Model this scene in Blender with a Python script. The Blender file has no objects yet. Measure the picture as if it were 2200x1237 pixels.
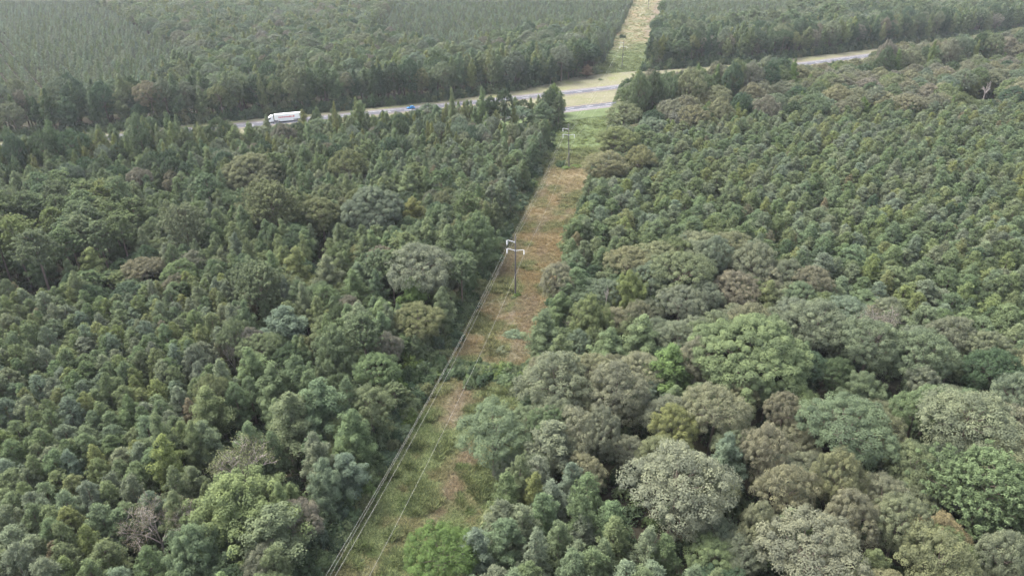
import bpy, math, random
import numpy as np
from mathutils import Vector, Matrix

# ------------------------------------------------------------------ camera, sky, sun, exposure
scn = bpy.context.scene
COL = scn.collection
CAMH, PITCH, FPX, CU, CV = 100.0, math.radians(28.0), 1526.0, 1100.0, 618.5
cd = bpy.data.cameras.new('camera'); cam = bpy.data.objects.new('camera', cd); COL.objects.link(cam)
cam.location = (0, 0, CAMH); cam.rotation_euler = (math.radians(90) - PITCH, 0, 0)
cd.sensor_width = 36.0; cd.lens = 36.0 * FPX / 2200.0; cd.clip_start = 0.5; cd.clip_end = 20000
scn.camera = cam

SUN_EL, SUN_AZ = math.radians(58), math.radians(-62)     # azimuth clockwise from +Y
w = bpy.data.worlds.new('World'); scn.world = w; w.use_nodes = True
nt = w.node_tree; nt.nodes.clear()
sky = nt.nodes.new('ShaderNodeTexSky'); sky.sky_type = 'NISHITA'; sky.sun_disc = False
sky.sun_elevation = SUN_EL; sky.sun_rotation = SUN_AZ
sky.air_density = 1.0; sky.dust_density = 4.0; sky.ozone_density = 1.0
hs = nt.nodes.new('ShaderNodeHueSaturation'); hs.inputs['Saturation'].default_value = 0.48
bg = nt.nodes.new('ShaderNodeBackground'); bg.inputs['Strength'].default_value = 0.15
wo = nt.nodes.new('ShaderNodeOutputWorld')
nt.links.new(sky.outputs[0], hs.inputs['Color']); nt.links.new(hs.outputs[0], bg.inputs['Color']); nt.links.new(bg.outputs[0], wo.inputs['Surface'])

sd = bpy.data.lights.new('sun', 'SUN'); sun = bpy.data.objects.new('sun', sd); COL.objects.link(sun)
sd.energy = 1.5; sd.angle = math.radians(25); sd.color = (1.0, 0.98, 0.95)
sdir = Vector((math.sin(SUN_AZ) * math.cos(SUN_EL), math.cos(SUN_AZ) * math.cos(SUN_EL), math.sin(SUN_EL)))
sun.rotation_euler = sdir.to_track_quat('Z', 'Y').to_euler(); sun.location = (0, 0, 300)

vs = scn.view_settings
vs.view_transform = 'Standard'; vs.look = 'None'; vs.gamma = 1.0; vs.use_curve_mapping = False
vs.exposure = 1.95
cy = scn.cycles
cy.max_bounces = 5; cy.diffuse_bounces = 3; cy.glossy_bounces = 2; cy.transmission_bounces = 3
cy.transparent_max_bounces = 4; cy.volume_bounces = 0
cy.use_denoising = True; cy.denoiser = 'OPENIMAGEDENOISE'; cy.denoising_input_passes = 'RGB_ALBEDO_NORMAL'; cy.denoising_prefilter = 'ACCURATE'
cy.sample_clamp_indirect = 4.0

# ------------------------------------------------------------------ helpers
R3 = np.random.default_rng(7)
random.seed(7)
CP, SP = math.cos(PITCH), math.sin(PITCH)

def unproj(u, v, z=0.0):
    a = (u - CU) / FPX; b = -(v - CV) / FPX
    d = np.array([a, b * SP + CP, b * CP - SP])
    t = (z - CAMH) / d[2]
    return np.array([0, 0, CAMH]) + d * t

def depth_of(x, y, z): return y * CP - (z - CAMH) * SP
def proj(x, y, z):
    dp = y * CP - (z - CAMH) * SP
    up = y * SP + (z - CAMH) * CP
    return CU + FPX * x / dp, CV - FPX * up / dp

def hashn(ix, iy, seed):
    n = (ix.astype(np.int64) * 374761393 + iy.astype(np.int64) * 668265263 + seed * 1442695041) & 0xffffffff
    n = ((n ^ (n >> 13)) * 1274126177) & 0xffffffff
    return ((n ^ (n >> 16)) & 0xffff) / 65535.0
def vnoise(x, y, scale, seed=0, octv=3):
    x = np.asarray(x, float) / scale; y = np.asarray(y, float) / scale
    out = 0; amp = 1; tot = 0
    for o in range(octv):
        ix = np.floor(x); iy = np.floor(y); fx = x - ix; fy = y - iy
        fx = fx * fx * (3 - 2 * fx); fy = fy * fy * (3 - 2 * fy)
        a = hashn(ix, iy, seed + o); b = hashn(ix + 1, iy, seed + o); c = hashn(ix, iy + 1, seed + o); d = hashn(ix + 1, iy + 1, seed + o)
        out = out + amp * ((a * (1 - fx) + b * fx) * (1 - fy) + (c * (1 - fx) + d * fx) * fy); tot += amp
        amp *= .5; x = x * 2.03 + 17.1; y = y * 2.03 + 5.3
    return out / tot
def smooth(a, b, x): 
    t = np.clip((np.asarray(x, float) - a) / (b - a), 0, 1); return t * t * (3 - 2 * t)

def set_mesh(name, verts, faces_n, mats, fmat=None, var=None, smooth_sh=False):
    """verts (N,3); faces_n (F,k) index array"""
    me = bpy.data.meshes.new(name)
    nv = len(verts); F, k = faces_n.shape
    me.vertices.add(nv); me.vertices.foreach_set('co', np.asarray(verts, np.float32).ravel())
    me.loops.add(F * k); me.loops.foreach_set('vertex_index', faces_n.astype(np.int32).ravel())
    me.polygons.add(F); me.polygons.foreach_set('loop_start', np.arange(0, F * k, k, dtype=np.int32))
    me.polygons.foreach_set('loop_total', np.full(F, k, np.int32))
    for m in mats: me.materials.append(m)
    if fmat is not None: me.polygons.foreach_set('material_index', fmat.astype(np.int32))
    if var is not None:
        at = me.attributes.new('var', 'FLOAT', 'FACE'); at.data.foreach_set('value', var.astype(np.float32))
    if smooth_sh: me.polygons.foreach_set('use_smooth', np.ones(F, bool))
    me.update(calc_edges=True)
    return me

def link(name, me, parent=None, loc=None, rot=None, scale=None):
    o = bpy.data.objects.new(name, me); COL.objects.link(o)
    if parent is not None: o.parent = parent
    if loc is not None: o.location = loc
    if rot is not None: o.rotation_euler = rot
    if scale is not None: o.scale = scale
    return o
def tag(o, label=None, cat=None, group=None, kind=None):
    if label: o['label'] = label
    if cat: o['category'] = cat
    if group: o['group'] = group
    if kind: o['kind'] = kind
    return o

# ------------------------------------------------------------------ materials
def mat(name):
    m = bpy.data.materials.new(name); m.use_nodes = True; m.node_tree.nodes.clear()
    return m, m.node_tree.nodes, m.node_tree.links
def out_bsdf(n, l, rough=0.9, spec=0.1):
    p = n.new('ShaderNodeBsdfPrincipled'); o = n.new('ShaderNodeOutputMaterial'); l.new(p.outputs[0], o.inputs['Surface'])
    p.inputs['Roughness'].default_value = rough
    p.inputs['Specular IOR Level'].default_value = spec
    return p
def plain(name, c, rough=0.6, spec=0.3, metal=0.0, noise=0.12, scale=3.0):
    m, n, l = mat(name); p = out_bsdf(n, l, rough, spec); p.inputs['Metallic'].default_value = metal
    t = n.new('ShaderNodeTexNoise'); t.inputs['Scale'].default_value = scale; t.inputs['Detail'].default_value = 4
    tc = n.new('ShaderNodeTexCoord'); l.new(tc.outputs['Object'], t.inputs['Vector'])
    r = n.new('ShaderNodeMapRange'); r.inputs[3].default_value = 1 - noise; r.inputs[4].default_value = 1 + noise; l.new(t.outputs[0], r.inputs[0])
    mx = n.new('ShaderNodeVectorMath'); mx.operation = 'MULTIPLY'; mx.inputs[0].default_value = c; l.new(r.outputs[0], mx.inputs[1])
    l.new(mx.outputs[0], p.inputs['Base Color'])
    return m
def foliage(name, trans=0.22, contrast=0.30, warm=(1.09, 1.05, 0.90)):
    m, n, l = mat(name)
    at = n.new('ShaderNodeAttribute'); at.attribute_type = 'INSTANCER'; at.attribute_name = 'tint'
    va = n.new('ShaderNodeAttribute'); va.attribute_type = 'GEOMETRY'; va.attribute_name = 'var'
    r = n.new('ShaderNodeMapRange'); r.inputs[3].default_value = 1 - contrast; r.inputs[4].default_value = 1 + contrast
    l.new(va.outputs['Fac'], r.inputs[0])
    m1 = n.new('ShaderNodeVectorMath'); m1.operation = 'MULTIPLY'; l.new(at.outputs['Vector'], m1.inputs[0]); l.new(r.outputs[0], m1.inputs[1])
    wv = n.new('ShaderNodeMix'); wv.data_type = 'RGBA'; wv.inputs[6].default_value = (1, 1, 1, 1); wv.inputs[7].default_value = (*warm, 1)
    l.new(va.outputs['Fac'], wv.inputs[0])
    m2 = n.new('ShaderNodeVectorMath'); m2.operation = 'MULTIPLY'; l.new(m1.outputs[0], m2.inputs[0]); l.new(wv.outputs[2], m2.inputs[1])
    d = n.new('ShaderNodeBsdfDiffuse'); t = n.new('ShaderNodeBsdfTranslucent'); mx = n.new('ShaderNodeMixShader'); mx.inputs[0].default_value = trans
    l.new(m2.outputs[0], d.inputs['Color']); l.new(m2.outputs[0], t.inputs['Color'])
    l.new(d.outputs[0], mx.inputs[1]); l.new(t.outputs[0], mx.inputs[2])
    o = n.new('ShaderNodeOutputMaterial'); l.new(mx.outputs[0], o.inputs['Surface'])
    return m

M_LEAF = foliage('leaf')
M_NEED = foliage('needle', 0.2, 0.42, (1.08, 1.05, 0.92))
M_GRASS = foliage('grass_blade', 0.3, 0.45, (1.15, 1.05, 0.8))
M_BARK = plain('bark', (0.13, 0.105, 0.085), 0.95, 0.05, 0, 0.4, 2.0)
M_PBARK = plain('pine_bark', (0.17, 0.13, 0.11), 0.95, 0.05, 0, 0.4, 2.0)
M_DEAD = plain('dead_wood', (0.34, 0.295, 0.265), 0.9, 0.1, 0, 0.25, 1.5)

# ------------------------------------------------------------------ tree meshes
def unit(v): return v / (np.linalg.norm(v, axis=-1, keepdims=True) + 1e-9)
def rsphere(n, rng): return unit(rng.normal(size=(n, 3)))

def quads(c, nrm, ln, wd, rng, axis=None):
    """kite-shaped leaf quads, centre c, normal nrm; axis = long direction when given"""
    n = len(c)
    if axis is None:
        a = unit(np.cross(nrm, rsphere(n, rng)))
    else:
        a = unit(axis)
    b = unit(np.cross(nrm, a))
    ln = np.broadcast_to(np.asarray(ln, float), (n,))[:, None]; wd = np.broadcast_to(np.asarray(wd, float), (n,))[:, None]
    sh = rng.uniform(-.15, .25, (n, 1))
    v = np.stack([c - a * ln * .5, c + a * ln * sh + b * wd * .5, c + a * ln * .5, c + a * ln * sh - b * wd * .5], 1)
    return v.reshape(-1, 3)

def tube(path, rad, sides=6):
    path = np.asarray(path, float); rad = np.asarray(rad, float); n = len(path)
    d = np.gradient(path, axis=0); d = unit(d)
    ref = np.where(np.abs(d[:, 2:3]) > .9, np.array([[1., 0, 0]]), np.array([[0, 0, 1.]]))
    a = unit(np.cross(d, ref)); b = np.cross(d, a)
    th = np.linspace(0, 2 * np.pi, sides, endpoint=False)
    v = path[:, None, :] + rad[:, None, None] * (a[:, None, :] * np.cos(th)[None, :, None] + b[:, None, :] * np.sin(th)[None, :, None])
    f = []
    for i in range(n - 1):
        for j in range(sides):
            k = (j + 1) % sides
            f.append((i * sides + j, i * sides + k, (i + 1) * sides + k, (i + 1) * sides + j))
    return v.reshape(-1, 3), np.array(f, int)
class TB:
    def __init__(s): s.v = []; s.f = []; s.n = 0
    def add(s, v, f): s.v.append(v); s.f.append(f + s.n); s.n += len(v)
    def tube(s, p, r, sides=6): s.add(*tube(p, r, sides))
    def get(s): return np.concatenate(s.v), np.concatenate(s.f)
    def mesh(s, name, m, smooth_sh=True):
        v, f = s.get(); return set_mesh(name, v, f, [m], smooth_sh=smooth_sh)

def leaves_on_clumps(C, rad, per, leaf, rng, squash=0.85, up=0.4, rnd=0.48, asp=0.62):
    """C (n,3) clump centres, rad (n,), per leaves each -> verts, per-leaf var"""
    n = len(C)
    d = rsphere(n * per, rng); d[:, 2] = np.where(d[:, 2] < -.35, -d[:, 2], d[:, 2])
    ci = np.repeat(np.arange(n), per)
    off = d * (rad[ci] * rng.uniform(.7, 1.14, n * per))[:, None]; off[:, 2] *= squash
    pos = C[ci] + off
    nr = unit(d + rsphere(n * per, rng) * rnd + np.array([0, 0, up]))
    L = leaf * rng.uniform(.65, 1.35, n * per)
    var = np.clip(.5 + (rng.uniform(-.5, .5, n))[ci] * .65 + rng.normal(0, .2, n * per), 0, 1)
    return quads(pos, nr, L, L * asp, rng), var

def oak(seed, R=8.0, H=18.0, nl=9, clump=1.2, per=230, leaf=0.30, flat=0.62, dens=1.0, holes=0.06):
    rng = np.random.default_rng(seed)
    zc = H - R * flat * 1.05
    lob = [(0, 0, zc + R * flat * .42, R * .5)]
    k = nl - 1
    for i in range(k):
        a = 2 * np.pi * (i + rng.uniform(-.25, .25)) / k
        rr = R * rng.uniform(.50, .66); el = rng.uniform(-.28, .26)
        lob.append((rr * np.cos(a), rr * np.sin(a), zc + R * flat * el, R * rng.uniform(.34, .48)))
    for i in range(3):
        a = rng.uniform(0, 2 * np.pi); rr = R * rng.uniform(.25, .4)
        lob.append((rr * np.cos(a), rr * np.sin(a), zc + R * flat * rng.uniform(.25, .5), R * rng.uniform(.3, .4)))
    for i in range(4):
        a = rng.uniform(0, 2 * np.pi); rr = R * rng.uniform(.45, .62)
        lob.append((rr * np.cos(a), rr * np.sin(a), zc - R * flat * rng.uniform(.55, .95), R * rng.uniform(.25, .34)))
    lob = np.array(lob); C = np.zeros((0, 3)); 
    for (x, y, z, r) in lob:
        n = int(14 * r * r / (clump * clump)) + 20
        d = rsphere(n, rng); d[:, 2] = np.where(d[:, 2] < -.3, -d[:, 2], d[:, 2])
        p = np.array([x, y, z]) + d * r * rng.uniform(.82, 1.1, (n, 1)) * np.array([1, 1, .85])
        inside = np.zeros(n, bool)
        for (x2, y2, z2, r2) in lob:
            if (x2, y2, z2) == (x, y, z): continue
            inside |= np.linalg.norm((p - np.array([x2, y2, z2])) / np.array([1, 1, .85]), axis=1) < r2 * .82
        p = p[~inside & (rng.uniform(size=n) > holes)]
        for q in p:
            if len(C) == 0 or np.min(np.sum((C - q) ** 2, 1)) > (1.18 * clump / dens) ** 2: C = np.vstack([C, q])
    C = [C]; RD = [clump * rng.uniform(.55, 1.3, len(C[0]))]
    C = np.concatenate(C); RD = np.concatenate(RD)
    v, var = leaves_on_clumps(C, RD, per, leaf, rng)
    t = TB(); bend = rng.normal(0, .25, 2)
    zt = zc - R * flat * .3
    t.tube([(0, 0, -.5), (bend[0] * .4, bend[1] * .4, zt * .5), (bend[0], bend[1], zt)], [R * .065 + .06, R * .05 + .03, R * .036], 7)
    for (x, y, z, r) in lob:
        m = np.array([x * .45 + bend[0] * .5, y * .45 + bend[1] * .5, (zt + z) * .5 + .3])
        t.tube([(bend[0] * .8, bend[1] * .8, zt * .92), m, (x, y, z), (x * 1.25, y * 1.25, z + r * .6)], [R * .028, R * .02, R * .012, .03], 4)
    return v, var, t

def gum(seed, R=4.0, H=17.0, nl=30, clump=0.95, per=120, leaf=0.29, base=.28, point=1.5, jag=.16, sq=1.25):
    rng = np.random.default_rng(seed)
    C = []; RD = []
    z0 = H * base
    ga = 2.39996
    nb = nl
    for i in range(nb):
        t_ = (i + .5) / nb
        z = z0 + (H - z0) * t_ * .97
        pr = R * (1 - t_ ** point) ** .75 * (0.72 + .28 * min(1, t_ * 4)) * rng.uniform(1 - jag * 2, 1 + jag)
        a = i * ga + rng.uniform(-.4, .4)
        m = max(2, int(pr / clump * 2.0))
        for j in range(m):
            q = (j + .6) / m
            aa = a + rng.normal(0, .35) * (1 - q * .3)
            C.append((pr * q * np.cos(aa), pr * q * np.sin(aa), z + (q - .7) * pr * .35 + rng.normal(0, .3)))
            RD.append(clump * rng.uniform(.7, 1.2) * (1.05 - .25 * t_))
    C = np.array(C); RD = np.array(RD)
    v, var = leaves_on_clumps(C, RD, per, leaf, rng, squash=sq, up=.5)
    t = TB(); b = rng.normal(0, .2, 2)
    t.tube([(0, 0, -.5), (b[0], b[1], H * .5), (0, 0, H * .95)], [R * .06 + .05, R * .045 + .03, .04], 7)
    for i in range(0, nb, 2):
        t_ = (i + .5) / nb; z = z0 + (H - z0) * t_ * .97; pr = R * (1 - t_ ** point) ** .75; a = i * ga
        t.tube([(0, 0, z - pr * .4), (pr * .8 * np.cos(a), pr * .8 * np.sin(a), z)], [.09, .02], 4)
    return v, var, t

def pine(seed, R=2.8, H=13.0, nb=46, tufts=4, per=54, tuft=.62, ln=.46, wd=.10, base=.25, point=1.7):
    rng = np.random.default_rng(seed)
    C = []; A = []
    z0 = H * base; ga = 2.39996
    t = TB(); b = rng.normal(0, .15, 2)
    t.tube([(0, 0, -.5), (b[0], b[1], H * .5), (0, 0, H * .97)], [.17 + R * .02, .12 + R * .012, .03], 7)
    for i in range(nb):
        t_ = (i + .5) / nb; z = z0 + (H - z0) * t_ * .98
        pr = R * (1 - t_ ** point) ** .7 * (.7 + .3 * min(1, t_ * 5)) * rng.uniform(.52, 1.22) + .15
        a = i * ga + rng.uniform(-.5, .5)
        lift = pr * rng.uniform(.15, .5)
        if i % 2 == 0: t.tube([(0, 0, z - lift * .8), (pr * np.cos(a) * .85, pr * np.sin(a) * .85, z + lift * .3)], [.05, .015], 4)
        m = max(2, int(round(tufts * (pr / R) + .8)))
        for j in range(m):
            q = 1 - .78 * j / max(1, m)
            aa = a + rng.normal(0, .28)
            C.append((pr * q * np.cos(aa), pr * q * np.sin(aa), z + lift * (q - .6) + rng.normal(0, .15)))
            A.append((np.cos(aa) * .6, np.sin(aa) * .6, .75))
    C.append((0, 0, H * .99)); A.append((0, 0, 1))
    C = np.array(C); A = unit(np.array(A)); n = len(C)
    ci = np.repeat(np.arange(n), per); N = n * per
    d = unit(rsphere(N, rng) + A[ci] * .75)
    rr = tuft * rng.uniform(.7, 1.25, n)
    L = ln * rng.uniform(.7, 1.2, N)
    pos = C[ci] + d * (rr[ci] * rng.uniform(.6, 1.0, N))[:, None]
    nr = unit(d * .7 + rsphere(N, rng) * .7 + np.array([0, 0, .5]))
    v = quads(pos, nr, L, wd * rng.uniform(.8, 1.3, N), rng, axis=np.cross(nr, np.cross(d + np.array([0, 0, .6]), nr)) + rsphere(N, rng) * .35)
    var = np.clip(.5 + rng.uniform(-.5, .5, n)[ci] * .5 + rng.normal(0, .18, N), 0, 1)
    return v, var, t

def tallpine(seed, R=4.2, H=22.0, nb=22, per=34, ln=.45, wd=.18, base=.55, tuft=.6):
    rng = np.random.default_rng(seed)
    t = TB(); b = rng.normal(0, .5, 2)
    top = np.array([b[0] * .6, b[1] * .6, H * .96])
    t.tube([(0, 0, -.5), (b[0] * .5, b[1] * .5, H * .5), tuple(top)], [.34, .24, .07], 8)
    C = []; ga = 2.39996
    for i in range(nb):
        t_ = (i + .5) / nb; z = H * (base + (1 - base) * t_ * .97)
        pr = R * (1 - t_ ** 2.2) ** .5 * (.6 + .4 * min(1, t_ * 3)) * rng.uniform(.6, 1.15) + .3
        a = i * ga + rng.uniform(-.6, .6)
        e = np.array([pr * np.cos(a), pr * np.sin(a), z + pr * rng.uniform(.1, .35)])
        t.tube([(b[0] * .5, b[1] * .5, z - pr * .25), tuple(e * np.array([.6, .6, 1]) - np.array([0, 0, pr * .1])), tuple(e)], [.09, .06, .03], 4)
        m = int(9 + pr * 4.0)
        cc = e * np.array([.78, .78, 1])
        g = rng.normal(size=(m, 3)) * np.array([.95, .95, .42]) * (.35 + .22 * pr)
        C.append(cc + g)
    C = np.concatenate(C); n = len(C); ci = np.repeat(np.arange(n), per); N = n * per
    d = unit(rsphere(N, rng) + np.array([0, 0, .7]))
    pos = C[ci] + d * (tuft * rng.uniform(.35, .95, N))[:, None]
    nr = unit(d * .8 + rsphere(N, rng) * .6 + np.array([0, 0, .45]))
    v = quads(pos, nr, ln * rng.uniform(.7, 1.2, N), wd * rng.uniform(.8, 1.3, N), rng)
    var = np.clip(.5 + rng.uniform(-.5, .5, n)[ci] * .6 + rng.normal(0, .18, N), 0, 1)
    return v, var, t

def bush(seed, R=2.0, H=2.6, per=40, leaf=.3, n=46, clump=.55):
    rng = np.random.default_rng(seed)
    d = rsphere(n, rng); d[:, 2] = np.abs(d[:, 2])
    C = d * np.array([R * .8, R * .8, H * .72]) * rng.uniform(.75, 1.1, (n, 1)) * (1 + .25 * np.sin(np.arctan2(d[:, 1], d[:, 0]) * 3 + seed))[:, None]
    C[:, 2] = np.maximum(C[:, 2], .15)
    v, var = leaves_on_clumps(C, clump * rng.uniform(.7, 1.3, n), per, leaf, rng)
    t = TB()
    for i in range(5):
        a = i * 1.26 + seed
        t.tube([(.1 * np.cos(a), .1 * np.sin(a), -.2), (R * .5 * np.cos(a), R * .5 * np.sin(a), H * .55)], [.06, .02], 4)
    return v, var, t

def bare(seed, R=4.0, H=14.0, levels=4, spread=.62, kids=4, start=.45, twig=.018, thick=.26):
    rng = np.random.default_rng(seed); t = TB(); tips = []
    def grow(p, d, L, r, lv):
        mid = p + d * L * .5 + rng.normal(0, L * .05, 3); e = p + d * L
        t.tube([p, mid, e], [r, r * .8, max(twig, r * .55)], 5 if lv < 2 else 3)
        if lv >= levels: tips.append(e); return
        for k in range(kids + (1 if lv > 1 else 0)):
            nd = unit(d + rsphere(1, rng)[0] * spread * (1.1 + .12 * lv) + np.array([0, 0, .12]))
            f = rng.uniform(.45, 1.0)
            grow(p + d * L * f, nd, L * rng.uniform(.52, .75), max(twig, r * .55), lv + 1)
    t.tube([(0, 0, -.5), (.1, 0, H * start * .5), (.1, .1, H * start)], [thick, thick * .85, thick * .7], 7)
    for k in range(5):
        a = k * 1.257 + rng.uniform(-.3, .3); tilt = rng.uniform(.35, 1.0) if k else .1
        grow(np.array([.1, .1, H * start * rng.uniform(.85, 1.0)]), unit(np.array([np.cos(a) * tilt, np.sin(a) * tilt, 1.0])), H * (1 - start) * .48, thick * .55, 1)
    return np.array(tips), t

class Model:
    def __init__(s, name, v, var, t, leafmat, barkmat):
        F = len(v) // 4
        s.crown = set_mesh(name + '_crown', v, np.arange(4 * F).reshape(F, 4), [leafmat], var=var)
        s.trunk = t.mesh(name + '_trunk', barkmat)
        tv, tf = t.get()
        allv = np.concatenate([v, tv]); allf = np.concatenate([np.arange(4 * F).reshape(F, 4), tf + len(v)])
        fm = np.concatenate([np.zeros(F), np.ones(len(tf))]); vr = np.concatenate([var, np.full(len(tf), .5)])
        s.whole = set_mesh(name + '_whole', allv, allf, [leafmat, barkmat], fmat=fm, var=vr)

MODELS = {}     # kind -> (list near, list far, base R, base H)
def reg(kind, near, far, R, H): MODELS[kind] = (near, far, R, H)
reg('pine', [Model('pine%d' % i, *pine(100 + i, nb=44 + 3 * i, point=1.2 + .3 * i), M_NEED, M_PBARK) for i in range(5)],
    [Model('pinefar%d' % i, *pine(150 + i, nb=38, tufts=3, per=13, ln=.75, wd=.26, point=1.25 + .25 * i), M_NEED, M_PBARK) for i in range(3)], 2.8, 13.0)
reg('oak', [Model('oak%d' % i, *oak(200 + i, flat=[.62, .7, .56, .75, .65][i], nl=[9, 8, 10, 8, 11][i], holes=[.05, .12, .04, .1, .2][i]), M_LEAF, M_BARK) for i in range(5)],
    [Model('oakfar%d' % i, *oak(250 + i, clump=1.35, per=22, leaf=.75), M_LEAF, M_BARK) for i in range(3)], 8.0, 18.0)
reg('gum', [Model('gum%d' % i, *gum(300 + i, point=[1.4, 2.0, 1.7, 2.6][i], jag=[.16, .2, .25, .14][i]), M_LEAF, M_BARK) for i in range(4)],
    [Model('gumfar%d' % i, *gum(350 + i, nl=26, clump=1.1, per=15, leaf=.75, point=[1.4, 2.0, 2.4][i]), M_LEAF, M_BARK) for i in range(3)], 4.0, 17.0)
reg('tallpine', [Model('tallpine%d' % i, *tallpine(400 + i), M_NEED, M_PBARK) for i in range(3)],
    [Model('tallpinefar%d' % i, *tallpine(450 + i, per=8, ln=.85, wd=.32), M_NEED, M_PBARK) for i in range(2)], 4.2, 22.0)
reg('oakbig', [Model('oakbig%d' % i, *oak(220 + i, R=12.0, H=19.0, nl=13, clump=1.25, per=400, leaf=.32, flat=.58, holes=.07), M_LEAF, M_BARK) for i in range(2)], [], 12.0, 19.0)
reg('gumbig', [Model('gumbig%d' % i, *gum(320 + i, R=10.0, H=17.0, nl=58, clump=1.15, per=150, leaf=.31, base=.12, point=2.3, jag=.2), M_LEAF, M_BARK) for i in range(2)], [], 10.0, 17.0)
reg('pinewide', [Model('pinewide%d' % i, *tallpine(420 + i, R=8.5, H=19.0, nb=40, base=.4, tuft=.62), M_NEED, M_PBARK) for i in range(1)], [], 8.5, 19.0)
reg('young', [], [Model('young%d' % i, *pine(500 + i, R=1.9, H=8.0, nb=36, tufts=4, per=20, tuft=.48, ln=.42, wd=.20, base=.1, point=1.05), M_NEED, M_PBARK) for i in range(3)], 1.9, 8.0)
reg('bush', [Model('bush%d' % i, *bush(600 + i, H=2.2 + .4 * i), M_LEAF, M_BARK) for i in range(4)],
    [Model('bushfar%d' % i, *bush(650 + i, per=11, leaf=.6, n=30, clump=.7), M_LEAF, M_BARK) for i in range(2)], 2.0, 2.6)

# ------------------------------------------------------------------ layout curves
def catmull(P, n=24):
    P = np.array(P, float); P = np.vstack([2 * P[0] - P[1], P, 2 * P[-1] - P[-2]]); o = []
    for i in range(1, len(P) - 2):
        for t in np.linspace(0, 1, n, endpoint=False):
            a, b, c, d = P[i - 1:i + 3]
            o.append(.5 * ((2 * b) + (-a + c) * t + (2 * a - 5 * b + 4 * c - d) * t * t + (-a + 3 * b - 3 * c + d) * t ** 3))
    o.append(P[-2]); return np.array(o)
ROAD = catmull([(-900, 95), (-640, 190), (-420, 262), (-243, 328), (-121, 375), (-57, 402), (52, 451), (150, 501), (247, 553), (335, 600), (470, 668), (700, 780), (1000, 920)])
POLES = [np.array(p, float) for p in [(-26.3, 62), (1.0, 183), (25, 300), (78.7, 523), (155, 864)]]
LINE = np.array([(-58, -80)] + [tuple(p) for p in POLES] + [(215, 1130)], float)

def curve_sd(C, x, y):
    """signed distance to polyline (positive on its left hand = far side for the road), arclength"""
    x = np.atleast_1d(np.asarray(x, float)); y = np.atleast_1d(np.asarray(y, float))
    best = np.full(x.shape, 1e9); sd_ = np.zeros(x.shape); al = np.zeros(x.shape); acc = 0
    for i in range(len(C) - 1):
        a = C[i]; d = C[i + 1] - a; L = np.hypot(*d)
        t = np.clip(((x - a[0]) * d[0] + (y - a[1]) * d[1]) / (L * L), 0, 1)
        px = a[0] + d[0] * t; py = a[1] + d[1] * t
        q = np.hypot(x - px, y - py); s = np.sign(d[0] * (y - a[1]) - d[1] * (x - a[0]))
        m = q < best
        best = np.where(m, q, best); sd_ = np.where(m, q * s, sd_); al = np.where(m, acc + t * L, al); acc += L
    return sd_, al
SEP = 34.0          # distance between the two carriageways
def line_off(x, y):  # + = one-wire side
    s, al = curve_sd(LINE, x, y); return -s, al
def verge_far(x): return np.interp(x, [-500, -130, -40, 15, 60, 110, 200, 400, 700], [13, 13, 13, 20, 40, 34, 22, 18, 18])
def clear_w(y):
    return (np.interp(y, [0, 90, 150, 300, 380, 520, 700, 960, 1200], [10.5, 10.5, 10.5, 12, 15, 15, 17, 23, 25]),
            np.interp(y, [0, 90, 130, 160, 300, 380, 520, 700, 960, 1200], [14, 14, 13.5, 10.8, 10.5, 13, 15, 15, 16, 16]))

# ------------------------------------------------------------------ ground, clearing, highway
def noise_ground(name, stops, scale=.08, bump=.3, attr=None, fine=1.6):
    m, n, l = mat(name); p = out_bsdf(n, l, .95, .05)
    tc = n.new('ShaderNodeTexCoord')
    t = n.new('ShaderNodeTexNoise'); t.inputs['Scale'].default_value = scale; t.inputs['Detail'].default_value = 8; t.inputs['Roughness'].default_value = .65
    l.new(tc.outputs['Object'], t.inputs['Vector'])
    f = n.new('ShaderNodeTexNoise'); f.inputs['Scale'].default_value = fine; f.inputs['Detail'].default_value = 6; l.new(tc.outputs['Object'], f.inputs['Vector'])
    r = n.new('ShaderNodeMapRange'); r.inputs[1].default_value = .25; r.inputs[2].default_value = .75; r.inputs[3].default_value = .6; r.inputs[4].default_value = 1.4; l.new(f.outputs[0], r.inputs[0])
    if attr:
        c = n.new('ShaderNodeAttribute'); c.attribute_name = attr; src = c.outputs['Vector']
    else:
        c = n.new('ShaderNodeValToRGB'); l.new(t.outputs[0], c.inputs[0])
        el = c.color_ramp.elements
        el[0].position = stops[0][0]; el[0].color = (*stops[0][1], 1); el[1].position = stops[-1][0]; el[1].color = (*stops[-1][1], 1)
        for s in stops[1:-1]: e = el.new(s[0]); e.color = (*s[1], 1)
        src = c.outputs[0]
    mx = n.new('ShaderNodeVectorMath'); mx.operation = 'MULTIPLY'; l.new(src, mx.inputs[0]); l.new(r.outputs[0], mx.inputs[1])
    l.new(mx.outputs[0], p.inputs['Base Color'])
    b = n.new('ShaderNodeBump'); b.inputs['Strength'].default_value = bump; b.inputs['Distance'].default_value = .3; l.new(f.outputs[0], b.inputs['Height']); l.new(b.outputs[0], p.inputs['Normal'])
    return m
def grid_mesh(name, X, Y, Z, m, smooth_sh=True):
    a, b = X.shape
    v = np.stack([X, Y, Z], -1).reshape(-1, 3)
    i = np.arange(a - 1)[:, None] * b + np.arange(b - 1)[None, :]
    f = np.stack([i, i + b, i + b + 1, i + 1], -1).reshape(-1, 4)
    return set_mesh(name, v, f, [m], smooth_sh=smooth_sh)
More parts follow.
